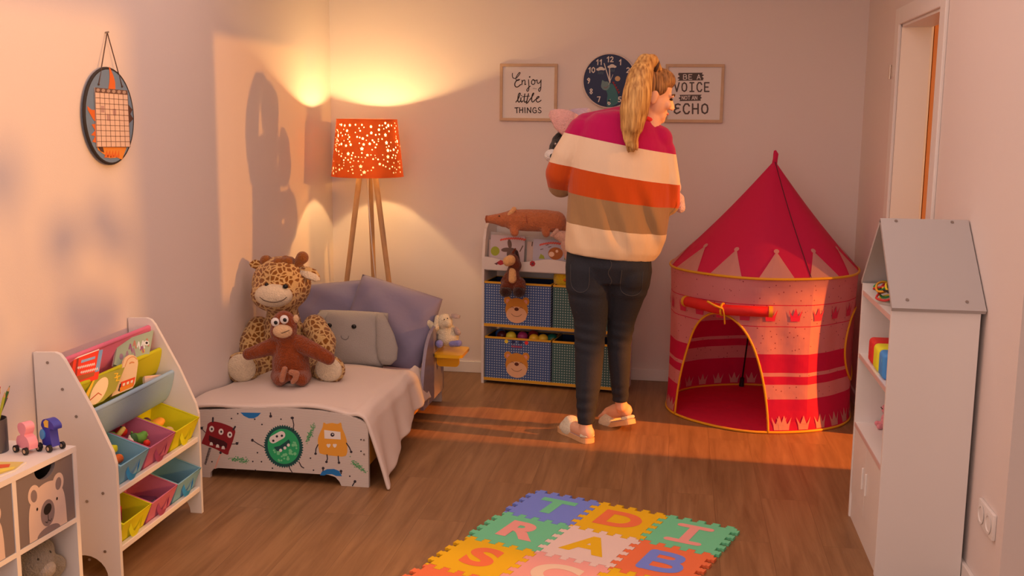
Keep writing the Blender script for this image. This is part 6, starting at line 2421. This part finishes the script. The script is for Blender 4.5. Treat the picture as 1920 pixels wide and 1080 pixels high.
def ring(l, r, depth, yl=0.0, yr=0.0):
    a, b_ = A(l[0], l[1], yl), A(r[0], r[1], yr)
    return ((a + b_) / 2, (b_ - a) / 2, Vector((0, depth, 0)))


# --- one continuous body: trunk, neck, head, arms, hands, legs, feet
body = MB()
# head in its own frame: she looks right and down, away from the viewer
HC = A(1220, 177, .05)
HS = 1.10
fw = Vector((.92, .30, -.28)).normalized()
rt_ = fw.cross(Vector((0.10, 0, 1))).normalized()
up = rt_.cross(fw)
HM = Matrix((rt_, fw, up)).transposed()
Hd = lambda x, y, z: HC + (rt_ * x + fw * y + up * z) * HS
hb_ = lambda x, y, z, r_: body.ball(Hd(x, y, z), tuple(v * HS for v in r_), R=HM, n=20, k=14)
hb_(0, -.012, .028, (.073, .092, .086))
hb_(0, .024, -.022, (.060, .062, .078))
hb_(0, .052, -.070, (.040, .038, .034))
hb_(0, .072, -.084, (.022, .020, .018))
body.caps(Hd(0, .086, .004), .011, Hd(0, .104, -.026), .0135)
for s_ in (-1, 1):
    hb_(s_ * .011, .094, -.030, (.009, .010, .008))
    hb_(s_ * .030, .068, -.022, (.024, .022, .020))
    hb_(s_ * .028, .078, .016, (.024, .012, .008))
    hb_(s_ * .074, -.004, -.012, (.008, .018, .030))
hb_(0, .084, -.052, (.020, .010, .006))
hb_(0, .083, -.061, (.018, .010, .006))
body.chain([A(1216, 246, .03), A(1216, 218, .05), Hd(0, -.02, -.05)], [.060, .052, .055])
body.loft([ring((1072, 470), (1212, 486), .11), ring((1080, 400), (1236, 425), .10), ring((1084, 330), (1244, 355), .11), ring((1095, 270), (1240, 295), .10), ring((1120, 235), (1236, 258), .08), ring((1170, 222), (1224, 238), .05)], 20)
# arms folded forwards round the toys
LS, LE, LW_ = A(1096, 252, .02), A(1046, 330, .03), A(1096, 318, .26)
RS, RE, RW = A(1240, 285, .04), A(1248, 380, .08), A(1176, 352, .30)
body.chain([LS, LE, LW_], [.052, .042, .028])
body.chain([RS, RE, RW], [.052, .042, .028])


def hand(wr, dirn, palm_n, side):
    """palm and five curled fingers; dirn = along the hand, palm_n = where the palm faces, side = towards the thumb"""
    d_, n_ = dirn.normalized(), palm_n.normalized()
    s_ = side.normalized()
    pc_ = wr + d_ * .045
    for k in (-1, 0, 1):
        body.caps(wr + s_ * k * .012, .017, wr + d_ * .078 + s_ * k * .024, .0135)
    for k, L_ in zip((-1.5, -.5, .5, 1.5), (.062, .076, .082, .072)):
        b0 = wr + d_ * .082 + s_ * k * .0185
        b1 = b0 + d_ * L_ * .45 + n_ * .008
        b2 = b1 + d_ * L_ * .26 + n_ * .018
        b3 = b2 + d_ * L_ * .10 + n_ * .022
        body.chain([b0, b1, b2, b3], [.0085, .0082, .0078, .0068])
    t0 = wr + d_ * .028 + s_ * .026
    body.chain([t0, t0 + d_ * .026 + s_ * .020 + n_ * .006, t0 + d_ * .050 + s_ * .022 + n_ * .018], [.0115, .0098, .0082])


hand(LW_, Vector((.85, .12, .10)), Vector((0, -1, -.1)), Vector((-.1, .1, 1)))
hand(RW, Vector((-.88, .06, .08)), Vector((0, -1, 0)), Vector((.1, .1, 1)))
# legs
body.chain([A(1106, 500, 0), A(1107, 625, .02), A(1098, 745, -.04), A(1098, 800, -.06)], [.07, .042, .030, .028])
body.chain([A(1180, 505, .02), A(1161, 640, .105), A(1162, 720, .112), A(1164, 762, .125)], [.07, .042, .028, .027])
LF0, LF1 = Vector((-.385, 4.842, .045)), Vector((-.470, 4.955, .036))
RF0, RF1 = Vector((-.222, 5.085, .092)), Vector((-.300, 5.170, .052))
for a, b_ in ((LF0, LF1), (RF0, RF1)):
    d_ = (b_ - a).normalized()
    body.chain([a - d_ * .012, a + d_ * .07 + Vector((0, 0, .004)), b_], [.034, .036, .030])
    sd = Vector((-d_.y, d_.x, 0)).normalized()
    for k in range(5):
        u = (k - 2) * .0145
        body.caps(b_ + sd * u, .013, b_ + sd * u * 1.15 + d_ * (.036 - .005 * abs(k - (1 if a is LF0 else 3))) + Vector((0, 0, -.010)), .0095 + (.002 if k in (0,) else 0))
body.chain([A(1098, 790, -.06), LF0], [.028, .034])
body.chain([A(1164, 755, .125), RF0], [.027, .034])
body.voxel(.0055, 3)
bo = body.build('body', m_skin, wo, smooth=True)
for s_ in (-1, 1):
    MB().ball(Hd(s_ * .030, .0815, .003), (.011, .007, .006), R=HM).build('eye', m_eye, bo, smooth=True)
    MB().tube([Hd(s_ * .014, .094, .022), Hd(s_ * .032, .088, .026), Hd(s_ * .048, .074, .020)], .0035, 6).build('eyebrow', mat('brow_brown', (0.10, 0.05, 0.02), .8), bo, smooth=True)
MB().loft([(Hd(-.020, .088, -.057), up * .002, fw * .002), (Hd(-.008, .0945, -.055), up * .006, fw * .003), (Hd(.008, .0945, -.055), up * .006, fw * .003), (Hd(.020, .088, -.057), up * .002, fw * .002)], 10).build('lips', mat('lip_rose', seen(180, 84, 72), .5), bo, smooth=True)

# --- jeans
j = MB()
Lg = [(468, 1063, 1150, 0), (500, 1060, 1150, -.01), (535, 1061, 1149, 0), (570, 1068, 1143, 0), (600, 1076, 1139, .01), (640, 1077, 1134, .01), (680, 1078, 1131, 0), (720, 1079, 1127, -.02), (760, 1081, 1119, -.04), (794, 1083, 1114, -.055)]
Rg = [(480, 1128, 1221, .03), (505, 1126, 1223, .02), (535, 1134, 1218, .03), (565, 1139, 1206, .05), (600, 1139, 1192, .08), (640, 1138, 1184, .10), (680, 1141, 1182, .10), (720, 1145, 1180, .11), (752, 1149, 1178, .125)]
for G, dk in ((Lg, 1.02), (Rg, 1.02)):
    rings = []
    for y, l, r, dy in G:
        a, b_ = A(l, y, dy), A(r, y + (4 if y < 540 else 1), dy)
        hw = (b_ - a) / 2
        rings.append(((a + b_) / 2, hw, Vector((0, hw.length * dk, 0))))
    j.loft(rings, 24)
j.ball(A(1105, 505, -.03), (.098, .095, .100))
j.ball(A(1182, 512, -.01), (.090, .095, .096))
j.loft([ring((1064, 455), (1220, 470), .13), ring((1062, 490), (1222, 502), .135), ring((1070, 525), (1214, 530), .10)], 20)
j.voxel(.0065, 6)
jv = []
for x, y, z in j.v:
    # creases under the seat, behind the knees and at the ankles
    w_ = .0035 * math.exp(-((z - .70) / .03) ** 2) * math.sin(95 * z + 9 * x) + .003 * math.exp(-((z - .48) / .07) ** 2) * math.sin(120 * z + 18 * x) + .0025 * math.exp(-((z - .17) / .08) ** 2) * math.sin(130 * z - 12 * x)
    if z < .76:
        y -= w_ if y < WY else -w_
        x += w_ * .6 * (1 if x > -.28 else -1)
    jv.append((x, y, z))
j.v = jv
jo = j.build('jeans', m_jean, wo, smooth=True)
from mathutils.bvhtree import BVHTree
Mw_ = INV[wo.name].inverted()
bv_ = BVHTree.FromPolygons([Mw_ @ v.co for v in jo.data.vertices], [tuple(p.vertices) for p in jo.data.polygons])


def onback(x, z, d=.001):
    hit = bv_.ray_cast(Vector((x, WY - .6, z)), Vector((0, 1, 0)))
    return hit[0] + hit[1] * d if hit[0] is not None else Vector((x, WY - .1, z))


m_seam = mat('denim_seam', (0.075, 0.075, 0.085), .9)
for pts in ([(-.468, .84), (-.464, .745), (-.425, .715), (-.385, .740), (-.380, .835)], [(-.235, .825), (-.240, .73), (-.195, .70), (-.150, .722), (-.142, .815)]):
    cv = [onback(p.x, p.y) for p in curve([Vector((a, b_, 0)) for a, b_ in pts], 5)]
    MB().tube(cv, .0016, 5).build('pocket_seam', m_seam, jo)
MB().tube([onback(-.288 + .008 * math.sin(k), .87 - .0125 * k) for k in range(11)], .0016, 5).build('seat_seam', m_seam, jo)
# --- sweater
s = MB()
RG = [((1060, 470), (1227, 489), .150), ((1059, 455), (1238, 476), .158), ((1061, 425), (1249, 449), .158), ((1064, 380), (1255, 408), .152), ((1067, 330), (1260, 360), .148), ((1073, 287), (1261, 318), .142), ((1082, 250), (1256, 280), .130), ((1094, 226), (1247, 256), .108), ((1116, 211), (1236, 240), .085), ((1150, 206), (1228, 230), .062), ((1176, 208), (1222, 226), .045)]
rings = []
for l, r, d_ in RG:
    c_, U_, V_ = ring(l, r, d_, -.02, .03)
    rings.append((c_, U_, V_))
s.loft(rings, 28)
s.chain([A(1092, 248, .0), A(1064, 292, -.01), A(1049, 325, .0), A(1052, 345, .05), A(1078, 336, .20)], [.072, .070, .066, .064, .052])
s.chain([A(1240, 285, .04), A(1249, 340, .04), A(1250, 380, .06), A(1236, 384, .12), A(1196, 360, .25)], [.066, .064, .062, .060, .052])
s.chain([A(1100, 238, .02), A(1160, 228, .03), A(1235, 262, .03)], [.065, .07, .065])
s.voxel(.0065, 5)
# hang folds
fv = []
for x, y, z in s.v:
    if y < WY + .02 and z < 1.24 and x > -.50:
        k = min(1, (1.24 - z) / .2)
        ph_ = (x + .285) * 1.0 + (z - 1.0) * .33
        k *= min(1, max(0, (z - .885) / .10)) * .9 + .1
        y += k * (.014 * math.sin(46 * ph_ + .6) + .006 * math.sin(81 * ph_)) * (.35 + .65 * max(0, min(1, (x + .40) / .25)))
    fv.append((x, y, z))
s.v = fv
so_ = s.build('sweater', m_sweat, wo, smooth=True)
Mi = INV[wo.name].inverted()
vals = []
bnd = [.86, .995, 1.128, 1.244, 1.390]


def stripe(p):
    x, z = p.x, p.z
    if x < -.475 and z < 1.42 and p.y > WY - .3:
        pass
    t_ = max(0, min(1, (z - .88) / .5))
    sl = .095 + (.19 - .095) * t_
    vv = z + sl * (x + .285)
    b = [.87, 1.003, 1.133, 1.246, 1.388]
    # piecewise: cream hem, tan, orange, cream, magenta
    if vv < b[1]:
        return .0 + .2 * max(0, (vv - .7)) / (b[1] - .7)
    if vv < b[2]:
        return .2 + .2 * (vv - b[1]) / (b[2] - b[1])
    if vv < b[3]:
        return .4 + .2 * (vv - b[2]) / (b[3] - b[2])
    if vv < b[4]:
        return .6 + .2 * (vv - b[3]) / (b[4] - b[3])
    return min(.999, .8 + .2 * (vv - b[4]) / .15)


at_ = so_.data.attributes.new('stripe', 'FLOAT', 'POINT')
at_.data.foreach_set('value', [stripe(Mi @ v.co) for v in so_.data.vertices])
# ribbed neckline
MB().tube([A(1180 + 42 * (0.5 + .5 * math.cos(a)), 216 + 10 * math.cos(a) , .02 + .055 * math.sin(a)) for a in [2 * math.pi * i / 28 for i in range(28)]], .010, 8, closed=True).build('neckband', mat('knit_red', seen(190, 40, 40), .95), so_, smooth=True)

# --- hair
h = MB()
hh_ = lambda x, y, z, r_: h.ball(Hd(x, y, z), tuple(v * HS for v in r_), R=HM, n=22, k=14)
hh_(0, -.024, .036, (.0815, .094, .086))
hh_(0, .026, .070, (.066, .058, .046))
hh_(0, -.05, -.02, (.066, .056, .06))
for s_ in (-1, 1):
    hh_(s_ * .060, -.006, .034, (.020, .050, .034))
h.voxel(.0055, 5)
ho = h.build('hair', m_hair_root, wo, smooth=True)
pt = MB()
PT_ = [(1232, 132, .02, .028), (1222, 114, -.02, .034), (1210, 118, -.065, .046), (1201, 142, -.10, .062), (1195, 175, -.125, .072), (1189, 208, -.135, .072), (1185, 236, -.14, .058), (1184, 260, -.145, .034), (1187, 284, -.148, .008)]
for i in range(len(PT_) - 1):
    a, b_ = PT_[i], PT_[i + 1]
    pt.caps(A(a[0], a[1], a[2]), a[3] * .9, A(b_[0], b_[1], b_[2]), b_[3] * .9)
rnd = random.Random(21)
for k in range(16):
    dx, dy = rnd.uniform(-22, 22), rnd.uniform(-.02, .02)
    pts = [A(x + dx * min(1, i / 4) * (1 if i < 6 else 1 - (i - 5) * .16), y + rnd.uniform(-2, 2) + (i > 6) * rnd.uniform(-8, 4), d_ + dy) for i, (x, y, d_, r_) in enumerate(PT_)]
    cv = curve(pts, 4)
    n = len(cv)
    pt.tube(cv, [.010 * (1 - .75 * i / n) + .002 for i in range(n)], 8)
pt.voxel(.0055, 3)
pt.build('ponytail', m_hair, wo, smooth=True)
MB().tube([A(1229, 125, .0) + (rt_ * math.cos(a) * .030 + up * math.sin(a) * .026) for a in [2 * math.pi * i / 18 for i in range(18)]], .007, 8, closed=True).build('hair_tie', mat('hair_tie', (0.10, 0.05, 0.03), .8), wo, smooth=True)

# --- fluffy slippers
m_sole = mat('slipper_sole', seen(196, 138, 92), .7)
m_fluff = plush('slipper_fluff', seen(222, 178, 146), 260, .7)
m_ins = mat('slipper_insole', seen(160, 120, 108), .9)
for a, b_, tilt in ((LF0, LF1, 0), (RF0, RF1, 1)):
    d2 = Vector((b_.x - a.x, b_.y - a.y, 0)).normalized()
    d_ = (b_ - a).normalized() if tilt else d2
    sd = Vector((-d2.y, d2.x, 0))
    nn = d_.cross(sd) * -1
    if nn.z < 0:
        nn = -nn
    L_ = .128
    O = (a + b_) / 2 + d_ * .018
    O = O - nn * (O.z - .0275) if not tilt else O - nn * .044
    outl = curve([(-L_, 0), (-L_ * .9, .030), (-L_ * .4, .036), (0, .037), (L_ * .5, .047), (L_ * .88, .036), (L_, 0), (L_ * .88, -.036), (L_ * .5, -.046), (0, -.036), (-L_ * .4, -.036), (-L_ * .9, -.030)], 4, True)
    P = frame(O, d_, sd, nn)
    sl = MB().prism([(p.x, p.y) for p in outl], P, -.0265, -.003)
    t_ = sl.build('slipper', m_sole, wo)
    MB().prism([(p.x * .93, p.y * .9) for p in outl], P, -.003, .002).build('insole', m_ins, t_)
    u = MB()
    rs = []
    for q_, w_, h_ in ((.000, .040, .030), (.02, .045, .050), (.05, .049, .052), (.075, .047, .044), (.088, .043, .034)):
        rs.append((P(q_, 0, .002), sd * w_, nn * h_))
    u.loft(rs, 22)
    u.ball(P(.045, 0, .034), (.040, .040, .030))
    # heel fluff
    u.tube([P(-.09, .034, .006), P(-.118, .018, .008), P(-.124, 0, .009), P(-.118, -.018, .008), P(-.09, -.034, .006)], .010, 8)
    u.voxel(.005, 3)
    u.build('slipper_upper', m_fluff, t_, smooth=True)

# --- the toys in her arms
m_pp = plush('held_pink', seen(208, 140, 124))
m_pl = plush('held_lilac', seen(176, 138, 142))
HY_ = 5.13
A2 = lambda px, py, dy=0.0: at(px, py, HY_ + dy)
t = thing('elephant_plush', 'pink and grey plush with a big floppy ear held in the woman left arm', 'plush toy', A2(1075, 262))
q = MB()
q.ball(A2(1088, 238), (.085, .07, .075)).caps(A2(1060, 225), .035, A2(1040, 214), .026).caps(A2(1060, 236), .045, A2(1052, 242), .022).caps(A2(1075, 212), .022, A2(1100, 210), .022).ball(A2(1105, 262), (.085, .075, .09))
q.voxel(.006, 5).build('body', m_pl, t, smooth=True)
MB().loft([(A2(1030, 212, -.06), Vector((.004, 0, .012)), Vector((0, .006, 0))), (A2(1044, 222, -.07), Vector((.01, 0, .045)), Vector((0, .014, 0))), (A2(1060, 230, -.075), Vector((.012, 0, .060)), Vector((0, .018, 0))), (A2(1078, 232, -.065), Vector((.01, 0, .045)), Vector((0, .014, 0))), (A2(1090, 230, -.05), Vector((0, 0, .02)), Vector((0, .008, 0)))], 20).build('ear', m_pp, t, smooth=True)
t = thing('dark_plush', 'black plush with a shiny patch and a big white eye held under the pink plush', 'plush toy', A2(1050, 300))
q = MB()
q.ball(A2(1058, 280), (.075, .07, .065)).caps(A2(1046, 264), .03, A2(1052, 258), .03)
q.voxel(.006, 4).build('body', plush('held_black', (0.012, 0.012, 0.014)), t, smooth=True)
e = MB().ball(A2(1036, 292, -.045), (.040, .030, .032)).build('eye_patch', plush('held_white', seen(224, 190, 172)), t, smooth=True)
MB().ball(A2(1037, 293, -.074), (.016, .006, .014)).build('eye', mat('held_eye', (0.05, 0.07, 0.07), .15), e, smooth=True)
for (x, y) in ((1042, 270), (1050, 276)):
    MB().ball(A2(x, y, -.066), .007).build('sequin', mat('sequin', (.4, .4, .42), .2, metal=1), t, smooth=True)
HY_ = 5.10
t = thing('bunny_plush', 'pale pink plush whose leg and foot stick out right of the woman', 'plush toy', A2(1240, 350))
q = MB()
q.ball(A2(1222, 340, .05), (.09, .08, .11)).caps(A2(1254, 320, .0), .038, A2(1266, 352, -.01), .030).caps(A2(1258, 362), .028, A2(1272, 374), .030).caps(A2(1272, 378), .030, A2(1276, 390, -.02), .024)
q.caps(A2(1255, 318), .030, A2(1262, 302), .018)
q.voxel(.006, 4).build('body', plush('held_pale', seen(205, 152, 146)), t, smooth=True)
